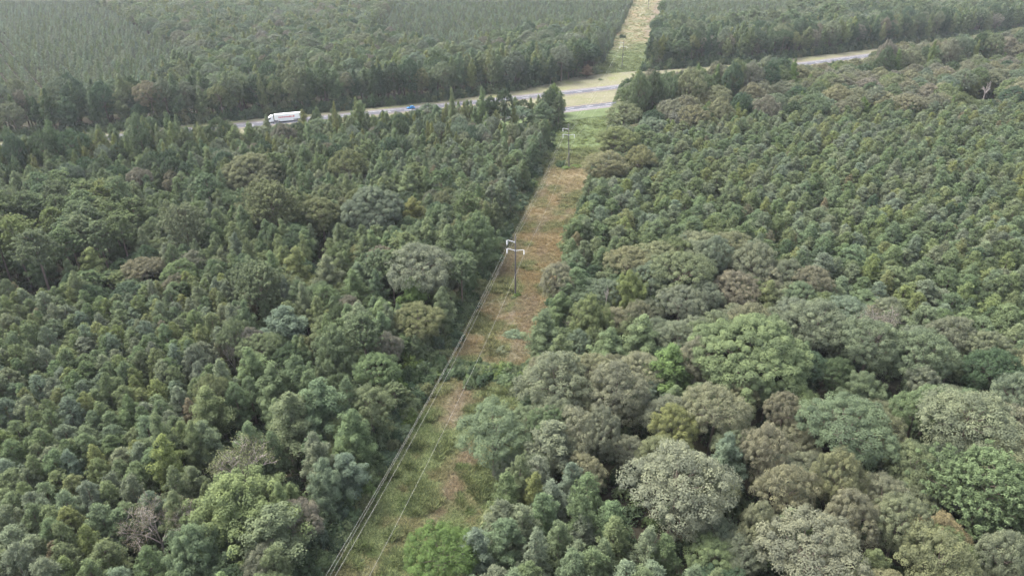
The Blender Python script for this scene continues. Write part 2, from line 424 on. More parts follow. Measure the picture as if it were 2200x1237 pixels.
def ribbon(C, o0, o1, z, name, m, nx=1, step=None):
    d = np.gradient(C, axis=0); d /= np.linalg.norm(d, axis=1, keepdims=True); nrm = np.stack([-d[:, 1], d[:, 0]], 1)
    o0 = np.broadcast_to(o0, len(C)); o1 = np.broadcast_to(o1, len(C))
    t = np.linspace(0, 1, nx + 1)
    O = o0[:, None] * (1 - t) + o1[:, None] * t
    X = C[:, 0:1] + nrm[:, 0:1] * O; Y = C[:, 1:2] + nrm[:, 1:2] * O
    me = grid_mesh(name, X, Y, np.full_like(X, z), m)
    if me.polygons[0].normal.z < 0: me.flip_normals()
    return me

M_FLOOR = noise_ground('forest_floor', [(.3, (.024, .022, .016)), (.5, (.036, .032, .022)), (.7, (.034, .040, .020))])
g = np.linspace(-4000, 4000, 41); GX, GY = np.meshgrid(g, g + 900, indexing='ij')
tag(link('ground', grid_mesh('ground', GX, GY, np.zeros_like(GX), M_FLOOR)), kind='structure')

# cleared strip: colour field shared by soil and tufts
GREEN = np.array([.098, .122, .064]); DEEP = np.array([.068, .094, .044]); TAN = np.array([.148, .130, .082]); ORNG = np.array([.148, .118, .070])
PINK = np.array([.148, .122, .092]); PALE = np.array([.185, .155, .098]); MOWN = np.array([.092, .118, .054]); STRAW = np.array([.158, .150, .098])
def mixc(a, b, t): return a * (1 - t[..., None]) + b * t[..., None]
def clearing_col(x, y):
    off, al = line_off(x, y); rs, _ = curve_sd(ROAD, x, y)
    st = vnoise(off * 1.0, al * .16, 3.0, 11, 3)               # streaks along the strip
    n1 = vnoise(x, y, 9, 21, 4); n2 = vnoise(x, y, 4, 31, 3); n3 = vnoise(x, y, 22, 41, 2)
    near = 1 - smooth(132, 150, y)
    far = smooth(0, 12, rs)
    c = mixc(np.broadcast_to(ORNG, x.shape + (3,)), TAN, smooth(.38, .62, n1))
    c = mixc(c, GREEN, smooth(.36, .66, vnoise(x, y, 5.5, 51, 4)) * .75)
    c = mixc(c, PINK, smooth(.50, .70, st) * .6)
    c = mixc(c, PALE, smooth(235, 285, y) * smooth(.42, .6, n3) * .8)
    c = mixc(c, GREEN * .95, smooth(6.5, 11, -off) * .75 * (1 - near))            # greener along the three-wire edge
    c = mixc(c, GREEN, smooth(294, 306, y) * .8)
    cn = mixc(np.broadcast_to(GREEN * 1.22, x.shape + (3,)), DEEP * 1.4, smooth(.5, .68, n1) * .8)
    cn = mixc(cn, TAN * .9, smooth(.5, .64, n2) * .6)
    pk = np.exp(-((off - 4.6 - (n2 - .5) * 3) / 2.1) ** 2) * smooth(90, 98, y) * (1 - smooth(113, 124, y)) + np.exp(-((off + 2.6 - (n2 - .5) * 3) / 3.2) ** 2) * smooth(118, 126, y) * (1 - smooth(137, 141, y)) * .9
    cn = mixc(cn, PINK, np.clip(pk * 1.1, 0, 1) * smooth(.2, .55, n2) * .85)
    cn = mixc(cn, DEEP, smooth(.62, .8, vnoise(x, y, 5, 61, 3)))
    c = mixc(c, cn, near)
    c = mixc(c, DEEP, np.exp(-((y - 143 + .15 * x) / 3.6) ** 2))                       # ditch thicket
    c = mixc(c, mixc(np.broadcast_to(MOWN * .8, x.shape + (3,)), MOWN * 1.15, smooth(.35, .65, n1)), smooth(318, 338, y) * (1 - far))
    cf = mixc(np.broadcast_to(GREEN * 1.1, x.shape + (3,)), mixc(np.broadcast_to(PALE * .95, x.shape + (3,)), GREEN * 1.2, smooth(.35, .65, n2) * .6), smooth(570, 680, y + (n3 - .5) * 140))
    cf = mixc(cf, PINK * 1.15, smooth(2, 9, off + (n1 - .5) * 8) * smooth(620, 720, y))
    cf = mixc(cf, GREEN, smooth(.56, .7, n1) * .7)
    return mixc(c, cf, far)
M_CLEAR = noise_ground('clearing_soil', None, attr='col', bump=.6, fine=2.2)
def clearing_mesh(y0, y1, ds, dx, name):
    ss = []; C = []
    for i in range(len(LINE) - 1):
        L = np.hypot(*(LINE[i + 1] - LINE[i])); k = int(L / ds)
        for t in np.arange(k) / k: C.append(LINE[i] * (1 - t) + LINE[i + 1] * t)
    C = np.array(C); C = C[(C[:, 1] >= y0) & (C[:, 1] <= y1)]
    d = np.gradient(C, axis=0); d /= np.linalg.norm(d, axis=1, keepdims=True); nr = np.stack([d[:, 1], -d[:, 0]], 1)
    wl, wr = clear_w(C[:, 1]); nx = int(40 / dx); t = np.linspace(0, 1, nx)
    O = (-wl - 5)[:, None] * (1 - t) + (wr + 5)[:, None] * t
    X = C[:, :1] + nr[:, :1] * O; Y = C[:, 1:] + nr[:, 1:] * O
    edge = np.minimum(t, 1 - t)[None] * 2
    Z = .03 + .28 * vnoise(X, Y, 5, 71, 3) * np.clip(edge * 8, 0, 1) * (1 - smooth(-60, -50, curve_sd(ROAD, X.ravel(), Y.ravel())[0].reshape(X.shape)))
    me = grid_mesh(name, X, Y, Z, M_CLEAR)
    if me.polygons[0].normal.z < 0: me.flip_normals()
    at = me.attributes.new('col', 'FLOAT_VECTOR', 'POINT')
    at.data.foreach_set('vector', clearing_col(X, Y).astype(np.float32).ravel() if False else clearing_col(X.ravel(), Y.ravel()).astype(np.float32).ravel())
    return me
tag(link('cleared_strip', clearing_mesh(40, 1100, 1.0, .8, 'cleared_strip')), kind='structure')

M_VERGE = noise_ground('verge_grass', [(.3, STRAW * .8), (.5, STRAW), (.62, (.145, .15, .07)), (.75, (.105, .122, .054))], .05, .2)
M_MEDIAN = noise_ground('median_grass', [(.3, (.12, .126, .058)), (.5, STRAW * .95), (.7, STRAW * 1.1)], .06, .2)
M_NVERGE = noise_ground('near_verge_grass', [(.3, MOWN * .75), (.5, MOWN), (.7, MOWN * 1.2)], .06, .2)
M_ASPH = plain('asphalt', (.078, .078, .090), .9, .2, 0, .15, .3)
M_SHLD = plain('paved_shoulder', (.155, .14, .137), .9, .1, 0, .15, .3)
M_WHITE = plain('road_paint_white', (.78, .78, .76), .7, .2, 0, .1, 1)
M_YELL = plain('road_paint_yellow', (.65, .45, .08), .7, .2, 0, .1, 1)
vf = verge_far(ROAD[:, 0])
tag(link('grass_verge', ribbon(ROAD, 6.0, vf + 3, .34, 'verge_far', M_VERGE, 4)), kind='structure')
tag(link('grass_median', ribbon(ROAD, -SEP + 4.5, -4.5, .34, 'median', M_MEDIAN, 4)), kind='structure')
tag(link('grass_verge', ribbon(ROAD, -SEP - 22, -SEP - 6.0, .335, 'verge_near', M_NVERGE, 4)), kind='structure')
def carriageway(o, side, nm):
    # side=+1: outer shoulder on the + side
    rd = tag(link('road', ribbon(ROAD, o - 4.9, o + 4.9, .40, nm, M_ASPH, 2)), kind='structure')
    sh = ribbon(ROAD, o + side * 4.7 if side > 0 else o - 7.4, o + 7.4 if side > 0 else o - 4.7, .395, nm + '_sh', M_SHLD, 1)
    link('paved_shoulder', sh, rd)
    for q, m_ in ((o + side * 3.7, M_WHITE), (o - side * 3.7, M_YELL)):
        link('edge_line', ribbon(ROAD, q - .1, q + .1, .406, nm + '_edge', m_), rd)
    seg = np.hypot(*np.diff(ROAD, axis=0).T); al = np.concatenate([[0], np.cumsum(seg)])
    dm = bpy.data.meshes.new('lane_dash'); dm.from_pydata([(-2.2, -.11, 0), (2.2, -.11, 0), (2.2, .11, 0), (-2.2, .11, 0)], [], [(0, 1, 2, 3)]); dm.materials.append(M_WHITE)
    for s in np.arange(al[0] + 5, al[-1], 12.2):
        i = min(np.searchsorted(al, s) - 1, len(ROAD) - 2); t = (s - al[i]) / seg[i]
        p = ROAD[i] * (1 - t) + ROAD[i + 1] * t; d = ROAD[i + 1] - ROAD[i]; a = math.atan2(d[1], d[0])
        x = p[0] - math.sin(a) * o; y = p[1] + math.cos(a) * o
        u, v = proj(x, y, 0)
        if -60 < u < 2260: link('lane_dash', dm, rd, (x, y, .407), (0, 0, a))
    return rd
carriageway(0.0, 1, 'far_road'); carriageway(-SEP, -1, 'near_road')
# bare pale field far beyond the trees
fx = np.linspace(440, 640, 9); fy = np.linspace(935, 1160, 9); FX, FY = np.meshgrid(fx, fy, indexing='ij')
tag(link('bare_field', grid_mesh('bare_field', FX, FY, np.full_like(FX, .05), noise_ground('field_soil', [(.3, (.21, .165, .135)), (.7, (.25, .205, .17))], .03, .1))), kind='structure')

# ------------------------------------------------------------------ trees: palette
PAL = {'dull green': (.114, .147, .082), 'grey-green': (.128, .156, .106), 'yellowish green': (.146, .172, .080), 'dark green': (.066, .094, .057),
       'bright green': (.118, .165, .066), 'light green': (.136, .173, .092), 'olive-taupe': (.150, .160, .106), 'brownish': (.155, .146, .096),
       'yellow-green': (.156, .178, .076), 'blue-green': (.110, .145, .100), 'olive': (.132, .148, .082), 'rust-brown': (.175, .130, .085), 'grey-brown': (.146, .148, .114), 'vivid green': (.078, .122, .050),
       'pale green': (.175, .215, .142)}
class T: pass
TREES = []
def add_tree(x, y, kind, r, H, pal, label=None, zone=None, hand=False, jit=.12):
    t = T(); t.x, t.y, t.kind, t.r, t.H, t.pal, t.label, t.zone, t.hand = x, y, kind, r, H, pal, label, zone, hand
    c = np.array(PAL[pal]) * (1 + random.uniform(-jit, jit))
    t.tint = tuple(c * np.array([1 + random.uniform(-.08, .08), 1, 1 + random.uniform(-.1, .1)]))
    t.rot = random.uniform(0, 6.283); t.vi = random.randrange(1000)
    t.depth = depth_of(x, y, H * .6); t.u, t.v = proj(x, y, H * .7)
    TREES.append(t); return t
DEFH = {'oak': 17.0, 'gum': 17.0, 'tallpine': 21.0, 'pine': 14.0, 'bush': 3.0}
def hand(u, v, wpx, kind, pal, label, H=None):
    H = H or DEFH[kind]
    zc = H * (.72 if kind == 'oak' else .66 if kind != 'bush' else .4)
    p = unproj(u, v, zc); r = wpx / 2 * depth_of(p[0], p[1], zc) / FPX
    return add_tree(p[0], p[1], kind, r * .95, H, pal, label, None, True, .04)

S3, S1 = 'on the three-wire side', 'on the one-wire side'
HAND = [
 (1195, 812, 165, 'oak', 'olive-taupe', 'domed olive-taupe oak at the clearing edge just past the ditch thicket', 19),
 (1325, 832, 140, 'oak', 'olive-taupe', 'second domed taupe oak touching the one at the ditch thicket', 19),
 (1062, 925, 165, 'oak', 'grey-green', 'loose grey-green tree leaning over the clearing below the ditch thicket', 16),
 (1190, 955, 120, 'gum', 'grey-green', 'grey-green tree between the two domed taupe oaks and the pine clump', 16),
 (1292, 925, 85, 'oak', 'olive-taupe', 'narrow taupe oak in front of the two domed taupe oaks', 17),
 (1610, 750, 260, 'oak', 'light green', 'very broad light green oak spreading in front of the pine stand', 20),
 (1440, 790, 115, 'gum', 'bright green', 'bright green gum beside the very broad light green oak', 16),
 (1760, 690, 150, 'oak', 'grey-green', 'rounded grey-green oak behind the very broad light green oak', 18),
 (1870, 735, 130, 'oak', 'grey-green', 'lacy grey-green oak with bare branch tips beside the pine stand', 18),
 (1985, 755, 135, 'oak', 'grey-green', 'dense grey-green oak where the pine stand meets the oak woods', 18),
 (1850, 835, 125, 'gum', 'dull green', 'small green tree over a dark gap in the oak woods', 12),
 (2080, 905, 210, 'oak', 'olive-taupe', 'large domed taupe oak beyond the dark gap in the oak woods', 19),
 (1815, 925, 195, 'oak', 'blue-green', 'broad blue-green oak between taupe oaks', 18),
 (1450, 915, 105, 'oak', 'yellow-green', 'yellow-green oak among taupe oaks', 16),
 (1535, 890, 145, 'oak', 'olive-taupe', 'taupe oak behind the yellow-green oak', 17),
 (1683, 890, 85, 'oak', 'grey-brown', 'thin grey-brown fading tree in the oak woods', 15),
 (1640, 965, 110, 'oak', 'olive-taupe', 'taupe oak between the grey-brown tree and the broad blue-green oak', 17),
 (1455, 1040, 235, 'oak', 'olive-taupe', 'wide many-lobed taupe oak beside the pine clump', 19),
 (1560, 985, 100, 'gum', 'grey-green', 'slim grey-green tree behind the wide many-lobed taupe oak', 16),
 (1690, 1055, 130, 'oak', 'olive-taupe', 'open-branched taupe oak with gaps in its crown', 17),
 (1805, 1030, 115, 'oak', 'olive', 'olive oak rising above taupe neighbours', 19),
 (1965, 1005, 120, 'oak', 'dull green', 'dull green oak below the large domed taupe oak', 15),
 (2110, 1060, 225, 'tallpine', 'dull green', 'wide flat-topped old pine in the oak woods', 19),
 (1930, 1125, 115, 'oak', 'olive-taupe', 'taupe oak beside the wide flat-topped old pine', 16),
 (1740, 1195, 225, 'oak', 'olive-taupe', 'broad taupe oak deepest in the oak woods from the clearing', 17),
 (2020, 1205, 165, 'oak', 'olive', 'olive-yellow rounded oak below the wide flat-topped old pine', 17),
 (1830, 1105, 115, 'oak', 'olive-taupe', 'taupe oak with pale bare twigs at its top', 17),
 (1635, 1130, 95, 'oak', 'olive-taupe', 'small taupe oak beside the dark hollow next to the pine clump', 16),
 (2155, 1195, 110, 'oak', 'olive-taupe', 'taupe oak at the foot of the flat-topped old pine', 16),
 (2135, 795, 120, 'oak', 'dark green', 'dark green oak under the pine stand edge', 16),
 (2185, 850, 110, 'oak', 'grey-green', 'grey-green oak behind the large domed taupe oak', 17),
 (1465, 590, 140, 'oak', 'olive', 'brown-tinged olive oak standing in the pine stand', 18),
 (1350, 625, 105, 'gum', 'yellowish green', 'yellowish gum beside a thin dead stem near the clearing', 17),
 (1268, 680, 125, 'gum', 'light green', 'pale green gum near the clearing edge opposite the pole with weeds at its base', 17),
 (1380, 720, 100, 'gum', 'light green', 'pale green pointed gum in front of the brown-tinged olive oak', 16),
 (1462, 655, 105, 'oak', 'grey-green', 'grey-green oak in front of the brown-tinged olive oak', 15),
 (1575, 620, 105, 'oak', 'grey-brown', 'fading grey-brown oak along the pine stand edge', 15),
 (1650, 640, 75, 'gum', 'olive', 'small olive-yellow tree above the very broad light green oak', 15),
 (1512, 640, 80, 'oak', 'grey-green', 'pale grey-green tree between the olive oak and the very broad green oak', 14),
 (1168, 712, 95, 'gum', 'dull green', 'tall green tree jutting into the clearing past the pole with weedy base', 15),
 (1310, 745, 95, 'gum', 'light green', 'light green cluster of pointed tops behind the domed taupe oaks', 14),
 (1205, 755, 80, 'gum', 'dull green', 'green tree behind the tall green tree jutting into the clearing', 13),
 (1205, 660, 60, 'gum', 'dull green', 'narrow green tree at the clearing edge beside the pale green gum', 13),
 (950, 1195, 160, 'oak', 'vivid green', 'bright green rounded tree at the clearing edge by the pine clump', 13),
 (505, 1090, 290, 'gum', 'yellowish green', 'largest light green tree with many pointed lobes beside the bare orange-fringed tree', 18),
 (420, 1185, 190, 'gum', 'dull green', 'green lower mass of the many-lobed tree group by the bare tree', 15),
 (590, 1145, 150, 'gum', 'dull green', 'green tree in the many-lobed group on the side of the vine bank', 16),
 (360, 985, 92, 'gum', 'yellow-green', 'vivid yellow-green gum among grey-green pines', 16),
 (628, 900, 135, 'gum', 'dull green', 'tall dark-sided gum at the edge of a dark hollow', 18),
 (720, 750, 125, 'gum', 'light green', 'light green gum rising from the mixed woods', 18),
 (615, 700, 100, 'gum', 'grey-green', 'grey-green tree with a bare branching side', 16),
 (895, 575, 150, 'oak', 'olive-taupe', 'pale taupe domed oak standing among green gums', 20),
 (885, 635, 85, 'gum', 'bright green', 'green pointed gum in front of the pale taupe domed oak', 15),
 (800, 445, 135, 'oak', 'grey-green', 'broad grey-taupe oak in the middle of the mixed woods', 19),
 (585, 445, 115, 'tallpine', 'olive', 'old pine with open olive crown in the mixed woods', 22),
 (400, 495, 95, 'tallpine', 'grey-green', 'lone grey-green old pine with bare lower trunk', 22),
 (745, 350, 80, 'oak', 'olive', 'compact deep olive oak before the highway pines', 19),
 (1025, 500, 110, 'gum', 'light green', 'light green gum at the clearing edge opposite the pole with weedy base', 19),
 (965, 525, 80, 'gum', 'dull green', 'green gum beside the light green gum at the clearing edge', 18),
 (812, 795, 105, 'oak', 'dull green', 'vine-draped rounded tree at the bank of vines', 13),
 (880, 400, 72, 'gum', 'light green', 'light green gum behind the broad grey-taupe oak', 18),
 (888, 455, 55, 'gum', 'yellow-green', 'yellow-green small gum beside the broad grey-taupe oak', 15),
 (690, 455, 85, 'oak', 'olive', 'olive-yellow oak beside the old pine with open crown', 16),
 (560, 620, 115, 'tallpine', 'dull green', 'wide sparse old pine above the young pine stand', 19),
 (450, 880, 110, 'gum', 'dull green', 'green gum at the edge of the young pine stand by the dark hollow', 16),
 (640, 575, 85, 'gum', 'yellowish green', 'gum with a yellow-green tip in the mixed woods', 18),
 (705, 590, 85, 'gum', 'grey-green', 'slender grey-green gum in the mixed woods', 17),
 (760, 620, 80, 'gum', 'dull green', 'green gum between slender grey-green gum and the pale taupe oak', 16),
 (200, 565, 80, 'gum', 'yellowish green', 'yellowish round tree beneath the tall bare-trunked pines', 14),
 (545, 365, 135, 'oak', 'olive', 'spreading brown-olive oak behind the old open-crowned pine', 18),
 (310, 580, 85, 'oak', 'brownish', 'low brownish tree beneath the tall pines', 11),
 (900, 690, 105, 'oak', 'olive', 'vine-covered olive tree over the bank of vines', 13),
 (690, 870, 120, 'gum', 'dull green', 'broad green tree above the bank of vines', 18),
 (760, 930, 110, 'gum', 'dull green', 'green tree rooted in the bank of vines', 15),
 (540, 790, 90, 'gum', 'light green', 'light green gum in front of the grey dead snag', 15),
 (590, 830, 100, 'gum', 'dull green', 'green gum behind the tall dark-sided gum', 16),
 (1340, 245, 85, 'oak', 'olive-taupe', 'taupe oak at the clearing edge beside the highway', 17),
 (1325, 300, 95, 'oak', 'olive', 'dark olive oak over the clearing by the pole at the mown verge', 18),
 (1305, 355, 100, 'oak', 'olive-taupe', 'dark taupe oak beside the pole at the mown verge', 17),
 (1375, 340, 75, 'oak', 'olive', 'olive oak behind the dark taupe oak by the mown verge', 17),
 (1190, 205, 52, 'gum', 'bright green', 'tall green gum at the corner of clearing and highway', 17),
 (1165, 240, 70, 'gum', 'dull green', 'bushy green tree at the corner of clearing and highway', 14),
 (1110, 245, 70, 'oak', 'blue-green', 'rounded blue-green oak screening the highway', 12),
 (320, 205, 60, 'oak', 'grey-brown', 'grey-brown domed oak in the tree wall beyond the highway', 22),
 (1245, 110, 85, 'oak', 'dark green', 'dark oak at the clearing corner beyond the highway', 20),
 (1200, 115, 65, 'oak', 'dark green', 'dark oak next to the clearing corner beyond the highway', 20),
 (1262, 150, 34, 'gum', 'rust-brown', 'rust-brown small tree at the foot of the dark oaks beyond the highway', 9),
 (1452, 62, 58, 'oak', 'dull green', 'round oak beside the clearing far beyond the highway', 20),
 (1370, 172, 55, 'gum', 'light green', 'light green gum hiding the highway beside the clearing', 16),
 (1410, 185, 50, 'gum', 'light green', 'light green gum behind the taupe oak at the highway', 16),
 (1345, 185, 35, 'gum', 'bright green', 'small bright tree leaning to the highway pavement', 11),
 (765, 230, 20, 'gum', 'yellow-green', 'slim yellow-leaved tree before the highway', 15),
 (652, 264, 30, 'gum', 'yellowish green', 'slim gum hiding the rear of the white lorry', 18),
 (676, 266, 24, 'gum', 'light green', 'slim light gum just past the rear of the white lorry', 17),
 (575, 270, 26, 'gum', 'light green', 'low gum in front of the white lorry cab', 14),
 (1180, 590, 1, 'bush', 'dull green', None, 1),
]
for h in HAND:
    if h[5]: hand(*h)

def D_(*a, **k): return a, k
DEAD = [
    D_(330, 1112, 10, 15, 4.6, 3, 'bare grey tree fringed with orange leaves beside the many-lobed green tree', leafpal='brownish', nleaf=3, levels=5, kids=3, spread=.8, start=.3, leafsize=.28),
    D_(515, 975, 13, 17, 6.5, 5, 'mostly bare grey tree with thin olive leaves behind the many-lobed green tree', leafpal='olive', nleaf=6, spread=.7),
    D_(495, 742, 10, 15, 2.2, 8, 'slim dead grey snag above a dark hollow', levels=3, kids=4, leafpal='grey-brown', nleaf=4, start=.25),
    D_(2120, 190, 12, 18, 4.0, 12, 'white forked snag between oaks before the highway', levels=3, kids=2, start=.5, thick=.6),
    D_(1895, 690, 15, 20, 5.5, 14, 'bare branch top with pinkish dead leaves in the grey-green oaks', leafpal='grey-brown', nleaf=5, levels=4),
    D_(1303, 640, 10, 17, 2.0, 17, 'thin pale dead stem beside the yellowish gum', levels=2, kids=2, start=.6),
]

# ------------------------------------------------------------------ trees: zones and fill
def inpoly(px, py, P):
    r = np.zeros(px.shape, bool); n = len(P); j = n - 1
    for i in range(n):
        xi, yi = P[i]; xj, yj = P[j]
        c = ((yi > py) != (yj > py)) & (px < (xj - xi) * (py - yi) / ((yj - yi) + 1e-12) + xi)
        r ^= c; j = i
    return r
ZP = {
 'pine_clump': [(1000, 1050), (1180, 1010), (1300, 1030), (1330, 1090), (1450, 1100), (1620, 1400), (960, 1400)],
 'pine_left': [(-700, 590), (0, 612), (230, 645), (470, 590), (545, 640), (480, 720), (470, 820), (420, 900), (330, 960), (310, 1060), (230, 1500), (-900, 1500)],
 'tall_left': [(-400, 440), (0, 455), (180, 430), (290, 450), (310, 540), (240, 640), (0, 610), (-400, 590)],
 'pine_right': [(1225, 420), (1290, 330), (1420, 290), (1560, 262), (2200, 235), (3000, 230), (3000, 820), (2200, 785), (2060, 745), (1900, 665), (1700, 600), (1530, 545), (1400, 560), (1300, 610), (1205, 640)],
 'pine_up': [(-700, 325), (0, 345), (400, 335), (490, 390), (420, 440), (180, 430), (-400, 445)],
 'pine_mid': [(790, 305), (1000, 265), (1190, 265), (1210, 330), (1110, 430), (1000, 450), (920, 385), (840, 345)],
 'far_hard': [(215, 10), (215, -80), (835, -80), (840, 10), (790, 70), (1000, 110), (1170, 60), (1290, 60), (1290, 140), (700, 165), (450, 200), (330, 165), (425, 118)],
 'far_right_pine': [(1380, -80), (1720, -80), (1710, 35), (1500, 55), (1430, 45)],
}
def zone_of(x, y, z=9.0):
    u, v = proj(x, y, z); s, _ = curve_sd(ROAD, x, y); off, _ = line_off(x, y)
    Z = np.full(x.shape, 'mixed_left', dtype='<U16')
    rt = off > 0
    Z[rt] = 'oaks_right'; Z[rt & (v < 600)] = 'belt_right'
    for k in ('pine_up', 'pine_mid', 'tall_left', 'pine_left'): Z[~rt & inpoly(u, v, ZP[k])] = k
    for k in ('pine_right', 'pine_clump'): Z[rt & inpoly(u, v, ZP[k])] = k
    rb = (s > -SEP - 75) & (s < 0) & ~rt
    Z[rb] = 'roadside_left'
    fr = s > 0; vfar = verge_far(x)
    Z[fr] = 'young'
    Z[fr & inpoly(u, v, ZP['far_hard'])] = 'far_hard'
    Z[fr & rt] = 'far_right'
    Z[fr & inpoly(u, v, ZP['far_right_pine'])] = 'young'
    Z[fr & (s < vfar + 30)] = 'wall'
    bad = (s > -SEP - np.where(rt, 15, 18)) & (s < vfar + 2.5)
    wl, wr = clear_w(y)
    bad |= (off > -wl) & (off < wr) & (y > 30)
    bad |= (x > 440) & (x < 640) & (y > 935) & (y < 1160)
    Z[bad] = ''
    return Z, u, v, s, off
SPC = {'pine_left': 3.9, 'pine_clump': 5.0, 'pine_right': 5.3, 'pine_up': 5.0, 'pine_mid': 5.0, 'tall_left': 6.5, 'mixed_left': 5.6, 'oaks_right': 6.4,
       'belt_right': 9.6, 'roadside_left': 5.8, 'wall': 7.2, 'far_hard': 8.6, 'far_right': 8.0, 'young': 5.4}
def pick(opts):
    r = random.random() * sum(o[-1] for o in opts)
    for o in opts:
        r -= o[-1]
        if r <= 0: return o
    return opts[-1]
MIX = {   # kind, palette, (rmin,rmax), (hmin,hmax), weight
 'pine_left': [('pine', 'dull green', (2.4, 3.2), (10.5, 13.5), 6), ('pine', 'grey-green', (2.4, 3.2), (10.5, 13.5), 3), ('pine', 'yellowish green', (2.1, 2.7), (11, 13), 1.6), ('pine', 'brownish', (1.9, 2.4), (10, 12), .25)],
 'pine_clump': [('pine', 'grey-green', (2.6, 3.5), (12, 15), 5), ('pine', 'dull green', (2.6, 3.4), (12, 15), 3), ('pine', 'yellowish green', (2.4, 3), (11, 14), 1)],
 'pine_right': [('pine', 'dull green', (3.2, 4.6), (12, 16), 7), ('pine', 'grey-green', (3.2, 4.4), (12, 16), 4), ('pine', 'yellowish green', (2.9, 3.8), (12.5, 16), 2), ('pine', 'dark green', (2.6, 3.4), (11.5, 14), 1), ('pine', 'brownish', (2.0, 2.6), (12, 14), .25)],
 'pine_up': [('pine', 'dull green', (2.8, 3.7), (12, 15.5), 6), ('pine', 'grey-green', (2.8, 3.6), (12, 15), 3), ('pine', 'dark green', (2.6, 3.4), (11, 13.5), 2)],
 'pine_mid': [('pine', 'dull green', (2.8, 3.7), (12, 14.5), 6), ('pine', 'grey-green', (2.8, 3.6), (12, 14.5), 4), ('pine', 'brownish', (2.2, 2.8), (11, 13), .25)],
 'tall_left': [('tallpine', 'dull green', (3.4, 4.6), (19, 23), 6), ('tallpine', 'yellowish green', (3.2, 4.2), (18, 22), 2), ('gum', 'dull green', (2.6, 3.6), (10, 14), 3), ('oak', 'dark green', (3, 4), (9, 12), 2)],
 'mixed_left': [('gum', 'dull green', (2.8, 4.2), (13, 18), 7), ('gum', 'light green', (2.6, 3.8), (13, 18), 4), ('gum', 'grey-green', (2.8, 4), (12, 17), 4), ('oak', 'dull green', (3.4, 5), (11, 15), 4), ('oak', 'dark green', (3.2, 4.6), (10, 13), 3), ('oak', 'olive', (3.4, 5), (11, 15), 2.5), ('oak', 'grey-brown', (3, 4.2), (11, 14), .8), ('pine', 'dull green', (2.6, 3.4), (13, 16), 4), ('tallpine', 'dull green', (3.2, 4), (17, 20), 1)],
 'oaks_right': [('oak', 'olive-taupe', (4.2, 6.2), (13, 17), 6), ('oak', 'grey-green', (4, 6), (12, 16), 4), ('oak', 'dull green', (3.6, 5.2), (10, 14), 3), ('oak', 'dark green', (3.4, 4.8), (9, 12), 3), ('gum', 'dull green', (3, 4), (11, 15), 2), ('oak', 'brownish', (3.4, 4.6), (12, 15), .3)],
 'belt_right': [('oak', 'olive-taupe', (5.4, 8.2), (16, 21), 5), ('oak', 'grey-brown', (5.2, 7.8), (16, 20), 3.2), ('oak', 'dull green', (5, 7.6), (15, 20), 4), ('oak', 'dark green', (4.8, 7.2), (14, 19), 3), ('oak', 'grey-green', (5, 7.6), (15, 20), 2.5), ('gum', 'bright green', (3, 4.2), (13, 18), 1.8), ('gum', 'yellow-green', (2.6, 3.4), (12, 16), .7)],
 'roadside_left': [('gum', 'light green', (2.4, 3.8), (13, 18), 5), ('gum', 'yellowish green', (2.2, 3.4), (13, 18), 4), ('gum', 'dull green', (2.8, 4.4), (13, 18), 5), ('oak', 'grey-green', (3.6, 5.6), (13, 17), 3.5), ('oak', 'dark green', (3.4, 5.2), (13, 17), 3.5), ('gum', 'yellow-green', (1.8, 2.6), (13, 18), 1.3), ('pine', 'dull green', (2.8, 3.6), (12, 16), 2.5), ('oak', 'grey-brown', (3.4, 4.6), (12, 15), .8)],
 'wall': [('oak', 'dark green', (5, 7.6), (18, 25), 5), ('gum', 'dull green', (3.8, 5.6), (18, 26), 6), ('gum', 'dark green', (3.8, 5.4), (17, 24), 5), ('gum', 'yellowish green', (3.2, 4.6), (18, 25), 3), ('oak', 'grey-green', (5, 7.4), (17, 24), 2.5), ('oak', 'grey-brown', (4.4, 6.4), (17, 23), 1.2), ('gum', 'light green', (3.2, 4.6), (17, 24), 2.5), ('oak', 'olive', (4.4, 6), (16, 22), 1.5)],
 'far_hard': [('oak', 'grey-green', (5.5, 8.5), (15, 20), 4), ('gum', 'yellowish green', (3.6, 5.2), (15, 21), 3.5), ('gum', 'dull green', (3.8, 5.6), (14, 20), 4), ('oak', 'dull green', (5, 7.6), (14, 19), 3), ('oak', 'dark green', (5, 7), (14, 18), 2.5), ('oak', 'grey-brown', (4.4, 6.4), (14, 18), 1.6), ('gum', 'yellow-green', (2.8, 4.2), (14, 19), 1.4)],
 'far_right': [('oak', 'grey-green', (5, 8), (15, 20), 4), ('tallpine', 'dull green', (4, 5.4), (19, 23), 2), ('gum', 'dull green', (3.8, 5.6), (15, 20), 4), ('gum', 'dark green', (3.8, 5.4), (15, 20), 3.5), ('gum', 'yellowish green', (3.4, 5), (14, 19), 3), ('oak', 'dark green', (5, 7), (15, 19), 3), ('gum', 'yellow-green', (2.8, 4), (13, 18), 1)],
 'young': [('young', 'grey-green', (1.8, 2.5), (7.5, 10.5), 4), ('young', 'light green', (1.8, 2.5), (7.5, 10.5), 4), ('young', 'pale green', (1.8, 2.5), (7.5, 10.5), 5)],
}
hx = np.array([t.x for t in TREES]); hy = np.array([t.y for t in TREES]); hr = np.array([t.r for t in TREES])
hk = np.array([t.kind != 'bush' for t in TREES])
OCC = [(t.u, t.v, 2 * t.r * FPX / t.depth, t.y) for t in TREES if t.depth < 420]
for (a_, _k) in DEAD:
    p = unproj(a_[0], a_[1], a_[2]); hx = np.append(hx, p[0]); hy = np.append(hy, p[1]); hr = np.append(hr, a_[4] * .8); hk = np.append(hk, True)
    OCC.append((a_[0], a_[1] + 15, 2.2 * a_[4] * FPX / depth_of(p[0], p[1], a_[2]), p[1]))
OCC = np.array(OCC)
